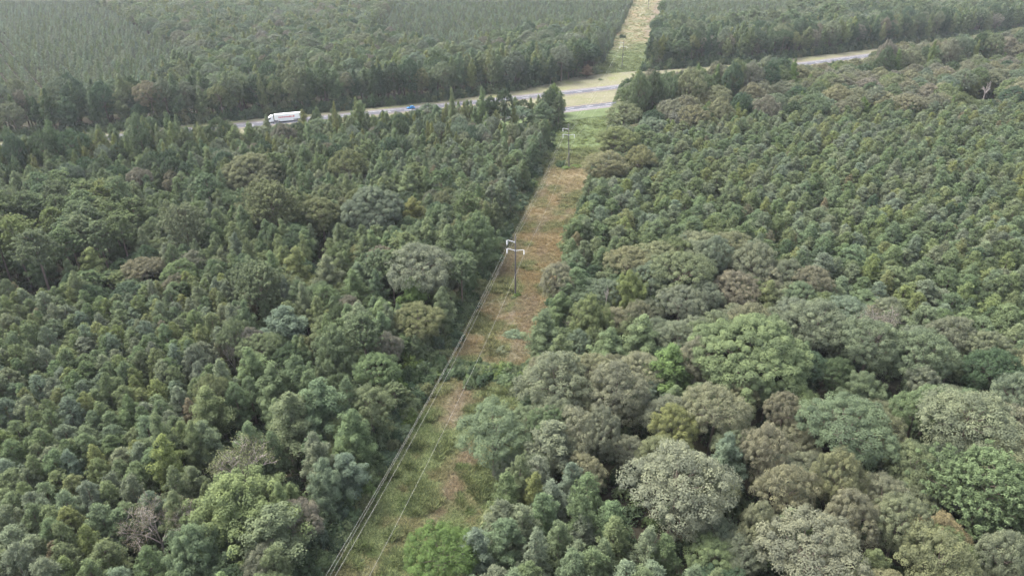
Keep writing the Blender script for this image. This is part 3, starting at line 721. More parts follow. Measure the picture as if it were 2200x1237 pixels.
HOLLOW = [(487, 935, 40, 50), (1757, 800, 26, 40), (1925, 905, 60, 30), (2085, 800, 45, 28), (1330, 1005, 45, 60), (1470, 1160, 60, 45), (690, 545, 20, 40), (275, 1185, 30, 50), (235, 610, 35, 22), (110, 615, 40, 25), (20, 590, 40, 30), (360, 420, 22, 22), (590, 690, 25, 20), (870, 770, 25, 25)]
def jgrid(sp, ymax, ymin=55, rowdir=None, jit=.36):
    a = np.arange(-1150, 1150, sp * (1.0 if rowdir is None else 1.38)); b = np.arange(-1400, 1400, sp * (.9 if rowdir is None else .62))
    A, B = np.meshgrid(a, b, indexing='ij')
    if rowdir is None: A = A + (np.arange(len(b)) % 2)[None, :] * sp * .5
    A = A + R3.uniform(-jit, jit, A.shape) * sp; B = B + R3.uniform(-jit, jit, B.shape) * sp
    if rowdir is None: X, Y = A, B + 300
    else: c, s = math.cos(rowdir), math.sin(rowdir); X, Y = A * c - B * s, A * s + B * c + 700
    X = X.ravel(); Y = Y.ravel()
    half = (1100 / FPX * (Y * CP + 47)) * 1.10 + 25
    m = (Y > ymin) & (Y < ymax) & (np.abs(X) < half)
    return X[m], Y[m]
def road_near_edge(x, y):
    """distance factor along the sight ray (x,y)*k at which the far carriageway's near edge is met"""
    k = 1.0
    ks = np.linspace(1, 1.6, 121)
    s, _ = curve_sd(ROAD, x * ks, y * ks)
    i = np.argmax(s > -5.2); return ks[i] if s.max() > -5.2 else 1.6
def fill():
    groups = {}
    for z, sp in SPC.items(): groups.setdefault(sp, []).append(z)
    for sp, zs in groups.items():
        if zs == ['young']: X, Y = jgrid(sp, 1150, 380, math.radians(38), .12)
        else: X, Y = jgrid(sp, 1100 if any(z in ('far_hard', 'far_right', 'wall') for z in zs) else 640)
        Z, u, v, s, off = zone_of(X, Y)
        ok = np.isin(Z, zs)
        X, Y, Z, u, v, s, off = [a[ok] for a in (X, Y, Z, u, v, s, off)]
        HN = .80 + .42 * vnoise(X, Y, 26, 201, 3)
        for i in range(len(X)):
            z = Z[i]; kind, pal, rr, hh, _ = pick(MIX[z])
            r = random.uniform(*rr); H = random.uniform(*hh); x, y = X[i], Y[i]
            if kind in ('pine', 'young'):
                H *= HN[i]; r *= .8 + .2 * HN[i] + random.uniform(-.06, .06)
                if random.random() < .05: continue
            wl, wr = clear_w(y)
            if y < 1100 and kind != 'young' and (-wl - r * .55 < off[i] < wr + r * .55): continue
            if kind != 'young':
                if any(((u[i] - a) / c_) ** 2 + ((v[i] - b) / d_) ** 2 < 1 for a, b, c_, d_ in HOLLOW): continue
                tu, tv = proj(x, y, H); wa = 2 * r * FPX / depth_of(x, y, H * .7)
                q = (OCC[:, 3] > y) & (np.abs(OCC[:, 0] - tu) < .42 * (wa + OCC[:, 2])) & (tv < OCC[:, 1] + .30 * OCC[:, 2]) & (OCC[:, 1] - .5 * OCC[:, 2] < tv + 2.5 * wa)
                if q.any():
                    vt = (OCC[q, 1] + .30 * OCC[q, 2]).max()
                    b_ = -(vt - CV) / FPX; zt = CAMH + y * (b_ * CP - SP) / (b_ * SP + CP)
                    if zt < 6.5: continue
                    f_ = zt / H; H = zt; r *= max(.72, f_)
            d = np.hypot(hx - x, hy - y)
            if np.any(hk & (d < .58 * hr + .40 * r)): continue
            if s[i] < -SEP and s[i] > -SEP - 95:
                uu = u[i]
                if 440 < uu < 1235 or 1715 < uu < 1880 or uu < 60 or 60 <= uu <= 440:
                    k = road_near_edge(x, y); cap = 100 * (1 - 1 / k)
                    if uu <= 440: f_ = random.choice([1.15, 1.3, 1.45, 1.6])
                    elif uu > 1700: f_ = 1.0
                    else: f_ = random.uniform(.95, 1.2) if random.random() > .24 else random.uniform(1.3, 1.55)
                    if kind == 'oak': f_ = min(f_, 1.3)
                    if 555 < uu < 665 or 855 < uu < 915: f_ = min(f_, 1.0)
                    cap *= f_
                    if H > cap or (s[i] > -SEP - 40 and uu < 1235):
                        q = max(cap, 3.5) / H
                        H *= q; r *= min(max(q, .7), 1.15)
                elif s[i] > -SEP - 60:
                    ks = np.linspace(1, 1.6, 121); ss, _ = curve_sd(ROAD, x * ks, y * ks); k = ks[np.argmax(ss > 10)]
                    H = max(H, 100 * (1 - 1 / k) * random.uniform(.9, 1.2))
            t = add_tree(x, y, kind, r, H, pal, None, z)
            if kind == 'young': pass
fill()

# bank of vines and shrubs along the three-wire edge, thicket in the ditch, weeds at the poles
def line_at(y):
    i = np.searchsorted(LINE[:, 1], y) - 1; t = (y - LINE[i, 1]) / (LINE[i + 1, 1] - LINE[i, 1]); return LINE[i] * (1 - t) + LINE[i + 1] * t
y = 76.0
while y < 335:
    wl, wr = clear_w(y); p = line_at(y)
    for k in range(3 if y < 170 else 2):
        r = random.uniform(1.5, 3.0); o = -wl - r * .45 - k * 2.5 + random.uniform(-.5, .8)
        add_tree(p[0] + o * .98, y + random.uniform(-1, 1), 'bush', r, random.uniform(2.0, 3.4) + k * 1.4, pick([('dark green', 3), ('dull green', 4), ('olive', 1), ('bright green', .6), ('blue-green', 1)])[0], None, 'edge3')
    if y > 120:
        r = random.uniform(1.2, 2.4)
        add_tree(p[0] + wr + r * .4, y + random.uniform(-1, 1), 'bush', r, random.uniform(1.8, 3.2), pick([('dark green', 2), ('dull green', 4), ('grey-green', 2), ('brownish', .4)])[0], None, 'edge1')
    y += random.uniform(2.4, 3.6)
ALR = np.concatenate([[0], np.cumsum(np.hypot(*np.diff(ROAD, axis=0).T))]); q = ALR[0]
while q < ALR[-1]:
    i = min(max(np.searchsorted(ALR, q) - 1, 0), len(ROAD) - 2); f = (q - ALR[i]) / (ALR[i + 1] - ALR[i]); p = ROAD[i] * (1 - f) + ROAD[i + 1] * f
    d = ROAD[i + 1] - ROAD[i]; d = d / np.hypot(*d)
    for k in range(2):
        r = random.uniform(1.8, 3.2); o = verge_far(p[0]) + 1.2 + k * 3.2 + random.uniform(-.6, .8); x, yy = p[0] - d[1] * o, p[1] + d[0] * o
        u, v = proj(x, yy, 2); ol, _ = line_off(x, yy); wl, wr = clear_w(yy)
        if -60 < u < 2260 and not (-wl - 1 < ol[0] < wr + 1): add_tree(x, yy, 'bush', r, random.uniform(3.5, 6.5) + k * 2, pick([('dark green', 5), ('dull green', 3), ('olive', 1)])[0], None, 'edgefar')
    q += random.uniform(2.6, 3.8)
for k in range(70):
    yy = 143 + random.gauss(0, 2.0); p = line_at(yy); o = random.uniform(-10, 14)
    add_tree(p[0] + o, yy - .15 * o * .5, 'bush', random.uniform(1.1, 2.3), random.uniform(1.4, 2.8), pick([('dark green', 3), ('dull green', 4), ('bright green', 1.4)])[0], None, 'ditch')
for (u_, v_, w_, pal, lab, H_) in [(1205, 352, 26, 'dark green', 'small dark cedar-like bush beside the pole at the mown verge', 3.2),
        (1102, 716, 48, 'grey-green', 'pale feathery weed clump in the orange-tan grass', 1.5), (1078, 752, 34, 'grey-green', 'grey weed clump beyond the pale feathery one', 1.2),
        (1110, 632, 18, 'bright green', 'weeds grown up round the foot of the pole in tan grass', 1.6), (1103, 640, 14, 'dull green', 'low weeds at the foot of the pole in tan grass', .9),
        (1240, 356, 30, 'bright green', 'low green weeds beside the pole at the mown verge', 1.1), (1215, 360, 26, 'bright green', 'green weeds in front of the pole at the mown verge', 1.0),
        (1337, 78, 16, 'dark green', 'dark bush behind the pole beyond the highway', 3.5), (1290, 172, 12, 'dull green', 'tiny shrub alone on the verge beyond the highway', 1.2)]:
    hand(u_, v_, w_, 'bush', pal, lab, H_)

# ------------------------------------------------------------------ trees: individuals and the rest
NAMES = {'pine': ('planted_pine', 'pine tree'), 'oak': ('oak_tree', 'oak tree'), 'gum': ('sweetgum_tree', 'broadleaf tree'), 'tallpine': ('old_pine', 'pine tree'), 'bush': ('shrub', 'shrub'), 'young': ('young_pine', 'pine tree')}
ZTXT = {'pine_left': 'in the young pine stand ' + S3, 'pine_clump': 'in the pine clump beside the bright green rounded tree', 'pine_right': 'in the wide pine stand ' + S1,
        'pine_up': 'in the pines behind the tall bare-trunked pines', 'pine_mid': 'in the pines behind the row screening the highway', 'tall_left': 'among the tall bare-trunked pines',
        'mixed_left': 'in the mixed woods ' + S3, 'oaks_right': 'in the oak woods ' + S1, 'belt_right': 'in the oak belt before the highway',
        'roadside_left': 'in the row screening the highway', 'wall': 'in the tree wall beyond the highway', 'far_hard': 'in the woods amid young pines beyond the highway',
        'far_right': 'in the woods beyond the highway ' + S1, 'edge3': 'in the vine bank ' + S3, 'edge1': 'along the woods edge ' + S1, 'edgefar': 'at the foot of the tree wall beyond the highway', 'ditch': 'in the ditch thicket crossing the clearing'}
NOUN = {'pine': 'plantation pine', 'oak': 'rounded oak', 'gum': 'pointed gum', 'tallpine': 'old pine', 'bush': 'leafy shrub'}
LIM = {'pine': 300, 'oak': 290, 'gum': 290, 'tallpine': 120, 'bush': 240, 'young': 0}
import re
HT = [t for t in TREES if t.hand and t.label and t.depth < 420]
def nick(l): return re.split(r' (?:at|beside|in|among|between|behind|with|touching|leaning|spreading|where|over|beyond|below|rising|deepest|under|standing|along|near|above|jutting|by|opposite|beneath|before|screening|next|hiding|grown|alone) ', l)[0]
NK = [nick(t.label) for t in HT]; NKU = [NK.count(n_) == 1 and 1 < len(n_.replace('-', ' ').split()) < 6 for n_ in NK]
HXY = np.array([(t.x, t.y) for t in HT])
ZR = {}
for t in TREES:
    if not t.hand: ZR.setdefault((t.zone, t.kind), []).append((t.r, t.H))
ZR = {k: (np.percentile([a for a, b in v_], [25, 75]), np.percentile([b for a, b in v_], [25, 75])) for k, v_ in ZR.items()}
def place_text(t):
    (r0, r1), (h0, h1) = ZR[(t.zone, t.kind)]
    sz = ('low ' if t.H < h0 else 'tall ' if t.H > h1 else '') + ('narrow ' if t.r < r0 else 'broad ' if t.r > r1 else '')
    lum = sum(t.tint) / sum(PAL[t.pal]); sz += '' if len(sz.split()) > 1 else 'pale ' if lum > 1.06 else 'deep ' if lum < .94 else ''
    d = np.hypot(HXY[:, 0] - t.x, HXY[:, 1] - t.y)
    for i in np.argsort(d)[:3]:
        if d[i] < HT[i].r + t.r + 3.5 and NKU[i]: return 'right beside the ' + NK[i], sz
    return ZTXT[t.zone], sz
byk = {}
for t in TREES: byk.setdefault(t.kind, []).append(t)
REST = []
INDIV = []
for k, L in byk.items():
    inv = lambda t: -20 < t.u < 2220 and -15 < t.v < 1262
    hd = [t for t in L if t.hand]; au = [t for t in L if not t.hand]
    au.sort(key=lambda t: (0 if inv(t) else 1, -t.r / t.depth))
    n = max(0, LIM[k] - len(hd))
    nv = sum(1 for t in au if inv(t)); n = min(n, nv)
    INDIV += hd + au[:n]; REST += au[n:]
for t in INDIV:
    key = 'oakbig' if t.kind == 'oak' and t.r > 9.3 else 'gumbig' if t.kind == 'gum' and t.r > 5.9 else 'pinewide' if t.kind == 'tallpine' and t.r > 5.8 else t.kind
    near, far, R0, H0 = MODELS[key]
    mdl = (near if (t.depth < 620 or t.hand or not far) else far); mdl = mdl[t.vi % len(mdl)]
    nm, cat = NAMES[t.kind]
    e = bpy.data.objects.new(nm, None); COL.objects.link(e); e.empty_display_size = .5
    e.location = (t.x, t.y, 0); e.rotation_euler = (0, 0, t.rot); e.scale = (t.r / R0, t.r / R0, t.H / H0)
    if t.label: tag(e, t.label, cat)
    else:
        where, sz = place_text(t)
        tag(e, f'{sz}{t.pal} {NOUN[t.kind]} {where}', cat, f'{NOUN[t.kind]}s {where}')
    link('trunk' if t.kind != 'bush' else 'stem', mdl.trunk, e)
    c = link('crown' if t.kind != 'bush' else 'foliage', mdl.crown, e); c['tint'] = [float(q) for q in t.tint]

def scatter(name, pts, rot, scl, idx, tint, meshes, label, cat):
    coll = bpy.data.collections.new(name + '_kit')
    for i, me in enumerate(meshes): coll.objects.link(bpy.data.objects.new('%s_kit_%02d' % (name, i), me))
    me = bpy.data.meshes.new(name); n = len(pts)
    me.vertices.add(n); me.vertices.foreach_set('co', np.asarray(pts, np.float32).ravel())
    for an, ty, key, dat in (('rot', 'FLOAT_VECTOR', 'vector', rot), ('scl', 'FLOAT_VECTOR', 'vector', scl), ('tint', 'FLOAT_VECTOR', 'vector', tint)):
        a = me.attributes.new(an, ty, 'POINT'); a.data.foreach_set(key, np.asarray(dat, np.float32).ravel())
    a = me.attributes.new('idx', 'INT', 'POINT'); a.data.foreach_set('value', np.asarray(idx, np.int32))
    o = link(name, me); tag(o, label, cat, None, 'stuff')
    ng = bpy.data.node_groups.new(name, 'GeometryNodeTree')
    ng.interface.new_socket('Geometry', in_out='INPUT', socket_type='NodeSocketGeometry'); ng.interface.new_socket('Geometry', in_out='OUTPUT', socket_type='NodeSocketGeometry')
    N = ng.nodes; l = ng.links
    gi = N.new('NodeGroupInput'); go = N.new('NodeGroupOutput'); ip = N.new('GeometryNodeInstanceOnPoints'); ci = N.new('GeometryNodeCollectionInfo')
    ci.inputs[0].default_value = coll; ci.inputs[1].default_value = True; ci.inputs[2].default_value = True
    def na(nm_, ty):
        a = N.new('GeometryNodeInputNamedAttribute'); a.data_type = ty; a.inputs[0].default_value = nm_; return a.outputs[0]
    l.new(gi.outputs[0], ip.inputs['Points']); l.new(ci.outputs[0], ip.inputs['Instance']); ip.inputs['Pick Instance'].default_value = True
    l.new(na('idx', 'INT'), ip.inputs['Instance Index'])
    l.new(na('rot', 'FLOAT_VECTOR'), ip.inputs['Rotation']); l.new(na('scl', 'FLOAT_VECTOR'), ip.inputs['Scale'])
    l.new(ip.outputs[0], go.inputs[0])
    md = o.modifiers.new('scatter', 'NODES'); md.node_group = ng
    return o
def scatter_trees(name, L, label, cat):
    if not L: return
    meshes = []; off = {}
    for k in sorted({t.kind for t in L}):
        off[k] = (len(meshes), len(MODELS[k][0]), len(MODELS[k][1]))
        meshes += [m.whole for m in MODELS[k][0]] + [m.whole for m in MODELS[k][1]]
    P, Rr, S, I, C = [], [], [], [], []
    for t in L:
        b, n1, n2 = off[t.kind]; _, _, R0, H0 = MODELS[t.kind]
        I.append(b + t.vi % n1 if (t.depth < 620 and n1) else b + n1 + t.vi % n2)
        P.append((t.x, t.y, 0)); Rr.append((0, 0, t.rot)); S.append((t.r / R0, t.r / R0, t.H / H0)); C.append(t.tint)
    scatter(name, P, Rr, S, I, C, meshes, label, cat)
scatter_trees('pine_forest', [t for t in REST if t.kind in ('pine', 'tallpine')], 'continuous canopy of plantation pines filling the stands', 'forest')
scatter_trees('broadleaf_forest', [t for t in REST if t.kind in ('oak', 'gum')], 'mass of broadleaf treetops beyond and behind the nearer trees', 'forest')
scatter_trees('young_pine_plantation', [t for t in REST if t.kind == 'young'], 'rows of small young pines beyond the highway', 'plantation')
scatter_trees('edge_brush', [t for t in REST if t.kind == 'bush'], 'low brush along the woods edges', 'brush')

# undergrowth on the forest floor
X, Y = jgrid(3.0, 560, 60, None, .45)
Z, u, v, s, off = zone_of(X, Y, 2.0)
wl, wr = clear_w(Y)
m = (Z != '') & (s < 0) & ((off < -wl - 1) | (off > wr + 1)) & (R3.uniform(size=X.shape) < .66)
X, Y, off = X[m], Y[m], off[m]; n = len(X)
sc_ = R3.uniform(.5, 1.15, (n, 1)); S = np.concatenate([sc_, sc_, sc_ * R3.uniform(.7, 1.5, (n, 1))], 1)
cols = np.array([PAL['dark green'], PAL['dull green'], (.05, .07, .035), PAL['olive']])[R3.choice(4, n, p=[.4, .25, .25, .1])] * R3.uniform(.8, 1.15, (n, 1))
scatter('undergrowth', np.stack([X, Y, np.zeros(n)], 1), np.stack([np.zeros(n), np.zeros(n), R3.uniform(0, 6.28, n)], 1), S, R3.integers(0, 2, n), cols, [m_.whole for m_ in MODELS['bush'][1]], 'shaded leafy undergrowth on the forest floor', 'undergrowth')

# grass tufts over the cleared strip
def tuft_mesh(seed, n=26, h=.6, spread=.35, wd=.06):
    rng = np.random.default_rng(seed)
    a = rng.uniform(0, 6.283, n); rr = spread * np.sqrt(rng.uniform(0, 1, n)); b = np.stack([rr * np.cos(a), rr * np.sin(a), np.full(n, -.03)], 1)
    d = unit(np.stack([np.cos(a) * .7, np.sin(a) * .7, rng.uniform(.7, 1.6, n)], 1) + rng.normal(0, .25, (n, 3)))
    L = h * rng.uniform(.5, 1.2, n)[:, None]; sd_ = unit(np.cross(d, np.array([0, 0, 1.]) + rng.normal(0, .2, (n, 3))))
    mid = b + d * L * .55; tip = b + d * L + np.array([0, 0, -.12]) * L + np.stack([np.cos(a), np.sin(a), np.zeros(n)], 1) * L * .2
    v = np.stack([b, mid + sd_ * wd, tip, mid - sd_ * wd], 1).reshape(-1, 3)
    return set_mesh('tuft%d' % seed, v, np.arange(4 * n).reshape(n, 4), [M_GRASS], var=rng.uniform(0, 1, n))
TUFTS = [tuft_mesh(1), tuft_mesh(2, 20, .45, .4, .05), tuft_mesh(3, 34, .95, .45, .07)]
PTS = []; 
def grass_pts(y0, y1, dens):
    A = (y1 - y0) * 34; n = int(A * dens); yy = R3.uniform(y0, y1, n)
    wl, wr = clear_w(yy); i = np.clip(np.searchsorted(LINE[:, 1], yy) - 1, 0, len(LINE) - 2); t = (yy - LINE[i, 1]) / (LINE[i + 1, 1] - LINE[i, 1])
    px = LINE[i, 0] * (1 - t) + LINE[i + 1, 0] * t
    return np.stack([px + R3.uniform(0, 1, n) * (wl + wr + 4) - wl - 2, yy], 1)
G = np.concatenate([grass_pts(70, 150, 9), grass_pts(150, 240, 5), grass_pts(240, 330, 3), grass_pts(330, 560, .6), grass_pts(560, 1000, .3)])
rs, _ = curve_sd(ROAD, G[:, 0], G[:, 1])
G = G[(rs < -SEP - 24) | (rs > verge_far(G[:, 0]) + 2)]
c = clearing_col(G[:, 0], G[:, 1]); n = len(G)
gre = np.clip((c[:, 1] - c[:, 0]) * 18 + .5, 0, 1)
hgt = (.5 + .25 * gre + .35 * smooth(.5, .7, vnoise(G[:, 0], G[:, 1], 3, 91, 2)) * gre) * R3.uniform(.6, 1.3, n) * np.where(G[:, 1] > 320, .8, 1.0)
keep = R3.uniform(size=n) < .7 + .3 * gre; G, c, hgt, gre = G[keep], c[keep], hgt[keep], gre[keep]; n = len(G)
far_s = np.interp(G[:, 1], [100, 250, 600], [1, 1.35, 2.2])
idx = np.where(hgt > 1.05, 2, R3.integers(0, 2, n))
tints = c * R3.uniform(.75, 1.25, (n, 1)) * 1.28
scatter('meadow_grass', np.stack([G[:, 0], G[:, 1], np.full(n, .12)], 1), np.stack([R3.normal(0, .1, n), R3.normal(0, .1, n), R3.uniform(0, 6.28, n)], 1),
        np.stack([far_s * (.8 + .3 * gre), far_s * (.8 + .3 * gre), hgt * far_s ** .4], 1), idx, tints, TUFTS, 'rough mixed green and tan grass in the cleared strip', 'grass')

# ------------------------------------------------------------------ dead trees
def dead(u, v, zc, H, R, seed, label, levels=4, start=.45, kids=4, leafpal=None, nleaf=6, spread=.62, leafsize=.35, thick=.26, mul=1.0):
    tips, t = bare(seed, H=14.0, levels=levels, start=start, kids=kids, spread=spread, thick=thick)
    p = unproj(u, v, zc)
    e = bpy.data.objects.new('dead_tree', None); COL.objects.link(e); e.location = (p[0], p[1], 0); e.scale = (R / 5.5, R / 5.5, H / 14.0)
    e.rotation_euler = (0, 0, seed * 1.7); tag(e, label, 'dead tree')
    link('trunk', t.mesh('dead_trunk', M_DEAD), e)
    if leafpal:
        rng = np.random.default_rng(seed); n = len(tips) * nleaf
        pos = np.repeat(tips, nleaf, 0) + rng.normal(0, .35, (n, 3))
        vv = quads(pos, unit(rsphere(n, rng) + np.array([0, 0, .4])), leafsize * rng.uniform(.6, 1.3, n), leafsize * .5, rng)
        o = link('crown', set_mesh('withered_crown', vv, np.arange(4 * n).reshape(n, 4), [M_LEAF], var=rng.uniform(0, 1, n)), e)
        o['tint'] = [float(q) for q in PAL[leafpal]]
for d_ in DEAD: dead(*d_[0], **d_[1])

# ------------------------------------------------------------------ power line
M_POLE = plain('weathered_pole_wood', (.115, .105, .10), .9, .1, 0, .3, 1.2)
M_ARM = plain('galvanised_arm', (.55, .56, .57), .5, .4, 0.2, .06, 4)
M_INS = plain('pale_insulator', (.80, .80, .80), .4, .5, 0, .04, 4)
M_BOLT = plain('steel_band', (.30, .30, .31), .5, .5, .6, .1, 6)
M_WIRE = plain('aluminium_wire', (.52, .51, .46), .5, .4, .1, .05, 2)
def lathe(prof, sides=10):
    return tube([(0, 0, z) for r, z in prof], [max(r, .002) for r, z in prof], sides)
PH = 19.2
t_ = TB(); t_.tube([(0, 0, -1), (0, 0, 6), (0, 0, 13), (0, 0, PH), (0, 0, PH + .03)], [.27, .24, .20, .15, .002], 12); ME_SHAFT = t_.mesh('pole_shaft', M_POLE)
def arm_mesh(side, L):
    t = TB(); t.tube([(0, 0, 0), (side * L * .35, 0, .22), (side * L * .8, 0, .40), (side * L, 0, .42)], [.10, .085, .07, .06], 8)
    t.tube([(side * .05, 0, -.28), (side * .05, 0, .28)], [.12, .12], 6)
    return t.mesh('arm', M_ARM)
ARM = {s: arm_mesh(s, 2.35) for s in (-1, 1)}
ti = TB()
prof = [(.03, 0)]
for i in range(12): z = -.10 - i * .105; prof += [(.045, z), (.13, z - .03), (.13, z - .05), (.045, z - .07)]
prof += [(.03, -1.45)]
ti.tube([(0, 0, z) for r, z in prof], [r for r, z in prof], 10); ME_INS = ti.mesh('insulator', M_INS)
tc_ = TB(); tc_.tube([(0, -.22, -1.5), (0, .22, -1.5)], [.05, .05], 6); tc_.tube([(0, 0, -1.40), (0, 0, -1.55)], [.06, .06], 6); ME_CLAMP = tc_.mesh('clamp', M_BOLT)
tcap = TB(); tcap.tube([(0, 0, 0), (0, 0, .45), (0, 0, .5)], [.05, .05, .01], 6); tcap.tube([(-.0, -.2, .42), (0, .2, .42)], [.04, .04], 6); ME_PEAK = tcap.mesh('peak', M_BOLT)
tb = TB(); tb.tube([(0, 0, -.06), (0, 0, .06)], [.215, .215], 12); ME_BAND = tb.mesh('band', M_BOLT)
ATT = []
PLAB = ['power pole with steel arms at the foot of the valley-side end of the clearing', 'power pole standing in orange-tan grass with weeds round its foot', 'power pole by the bright mown verge before the highway',
        'power pole on the green slope just beyond the highway', 'power pole on the pale pinkish strip farthest beyond the highway']
PLAB[0] = 'power pole in the clearing nearest the bright green rounded tree'
LEAN = [(0, 0), (-.004, -.01), (-.045, 0), (.0, 0), (0, 0)]
for i, p in enumerate(POLES):
    d = (POLES[min(i + 1, 4)] - POLES[max(i - 1, 0)]); a = math.atan2(d[1], d[0]) - math.pi / 2
    e = bpy.data.objects.new('power_pole', None); COL.objects.link(e); e.location = (p[0], p[1], 0); e.rotation_euler = (LEAN[i][1], LEAN[i][0], a)
    tag(e, PLAB[i], 'power pole', 'poles along the cleared strip')
    link('shaft', ME_SHAFT, e)
    pts = []
    for (s, z) in ((-1, PH - 2.0), (-1, PH - 4.6), (1, PH - 4.6)):
        ar = link('crossarm', ARM[s], e, (s * .12, 0, z))
        ins = link('insulator', ME_INS, e, (s * (2.35 + .12), 0, z + .40)); link('clamp', ME_CLAMP, ins)
        pts.append(Vector((s * 2.47, 0, z + .40 - 1.5)))
    for z in (PH - 2.0, PH - 4.6): link('band', ME_BAND, e, (0, 0, z + .33))
    link('peak_bracket', ME_PEAK, e, (0, 0, PH)); pts.append(Vector((0, 0, PH + .42)))
    M_ = Matrix.Translation((p[0], p[1], 0)) @ e.rotation_euler.to_matrix().to_4x4()
    ATT.append([M_ @ q for q in pts])
WL = ['upper conductor wire on the single upper arms of the poles', 'lower conductor wire on the three-wire side of the poles', 'lone conductor wire on the one-wire side of the poles', 'thin ground wire running over the tops of the poles']
for k in range(4):
    path = []
    for i in range(len(ATT) - 1):
        a, b = ATT[i][k], ATT[i + 1][k]; L = (b - a).length; sag = (2.6 if k < 3 else 1.6) * (L / 120) ** 1.3
        nseg = 26
        for j in range(nseg):
            t = j / nseg; q = a.lerp(b, t); q.z -= sag * 4 * t * (1 - t); path.append(tuple(q))
    path.append(tuple(ATT[-1][k]))
    tw = TB(); tw.tube(path, [.011 if k < 3 else .009] * len(path), 5)
    tag(link('power_line_wire', tw.mesh('wire', M_WIRE)), WL[k], 'wire', 'wires strung between the poles')

# ------------------------------------------------------------------ vehicles
def boxes_mesh(name, bl, m, bev=.05):
    import bmesh
    bm = bmesh.new()
    for (x0, x1, y0, y1, z0, z1, *tp) in bl:
        tx, ty = (tp + [0, 0])[:2]
        vs_ = [bm.verts.new(q) for q in ((x0, y0, z0), (x1, y0, z0), (x1, y1, z0), (x0, y1, z0), (x0 + tx, y0 + ty, z1), (x1 - (tp[2] if len(tp) > 2 else tx), y0 + ty, z1), (x1 - (tp[2] if len(tp) > 2 else tx), y1 - ty, z1), (x0 + tx, y1 - ty, z1))]
        for f in ((3, 2, 1, 0), (4, 5, 6, 7), (0, 1, 5, 4), (1, 2, 6, 5), (2, 3, 7, 6), (3, 0, 4, 7)): bm.faces.new([vs_[i] for i in f])
    if bev: bmesh.ops.bevel(bm, geom=list(bm.edges), offset=bev, segments=2, affect='EDGES')
    me = bpy.data.meshes.new(name); bm.to_mesh(me); bm.free(); me.materials.append(m); return me
M_TYRE = plain('tyre_rubber', (.02, .02, .02), .9, .2); M_RIM = plain('wheel_rim', (.5, .5, .52), .4, .5, .6)
M_GLASS = plain('dark_glass', (.03, .04, .05), .1, .6); M_TRUCKW = plain('truck_white', (.82, .82, .82), .4, .4, 0, .03)
M_RED = plain('lettering_red', (.55, .07, .07), .5, .3); M_CHAS = plain('chassis', (.06, .06, .065), .7, .3); M_LAMP = plain('lamp_lens', (.75, .73, .65), .2, .5)
def wheel_meshes(r, wd):
    th = np.linspace(0, 2 * np.pi, 20, endpoint=False); 
    v, f = tube([(0, -wd / 2, 0), (0, -wd / 2, 0), (0, wd / 2, 0), (0, wd / 2, 0)], [r * .62, r, r, r * .62], 20)
    # tube along y built by hand to keep end rings in plane
    v = np.array([[q * math.cos(t), yy, q * math.sin(t)] for (q, yy) in ((r * .6, -wd / 2), (r * .95, -wd / 2), (r, -wd * .3), (r, wd * .3), (r * .95, wd / 2), (r * .6, wd / 2)) for t in th])
    f = np.array([(i * 20 + j, i * 20 + (j + 1) % 20, (i + 1) * 20 + (j + 1) % 20, (i + 1) * 20 + j) for i in range(5) for j in range(20)])
    ty = set_mesh('tyre', v, f, [M_TYRE], smooth_sh=True)
    v2 = np.array([[q * math.cos(t), yy, q * math.sin(t)] for (q, yy) in ((.01, -wd * .42), (r * .62, -wd * .46), (r * .62, wd * .46), (.01, wd * .42)) for t in th])
    f2 = np.array([(i * 20 + j, i * 20 + (j + 1) % 20, (i + 1) * 20 + (j + 1) % 20, (i + 1) * 20 + j) for i in range(3) for j in range(20)])
    return ty, set_mesh('rim', v2, f2, [M_RIM], smooth_sh=True)
CW = wheel_meshes(.33, .22); TW = wheel_meshes(.52, .30)
def wheels(root, spots, W, r):
    for (x, y) in spots:
        wl_ = link('wheel', W[0], root, (x, y, r)); link('rim', W[1], wl_)
seg_ = np.hypot(*np.diff(ROAD, axis=0).T); AL = np.concatenate([[0], np.cumsum(seg_)])
def on_road(u, v, z, lane, direction):
    """vehicle on far carriageway at the pixel's sight line"""
    p = unproj(u, v, z); s, al = curve_sd(ROAD, p[0], p[1]); al = al[0]
    i = min(np.searchsorted(AL, al) - 1, len(ROAD) - 2); q = (al - AL[i]) / seg_[i]; c = ROAD[i] * (1 - q) + ROAD[i + 1] * q; d = ROAD[i + 1] - ROAD[i]; a = math.atan2(d[1], d[0])
    return (c[0] - math.sin(a) * lane, c[1] + math.cos(a) * lane, .402), a + (math.pi if direction < 0 else 0)
def vroot(name, loc, a, label, cat):
    e = bpy.data.objects.new(name, None); COL.objects.link(e); e.location = loc; e.rotation_euler = (0, 0, a); return tag(e, label, cat)
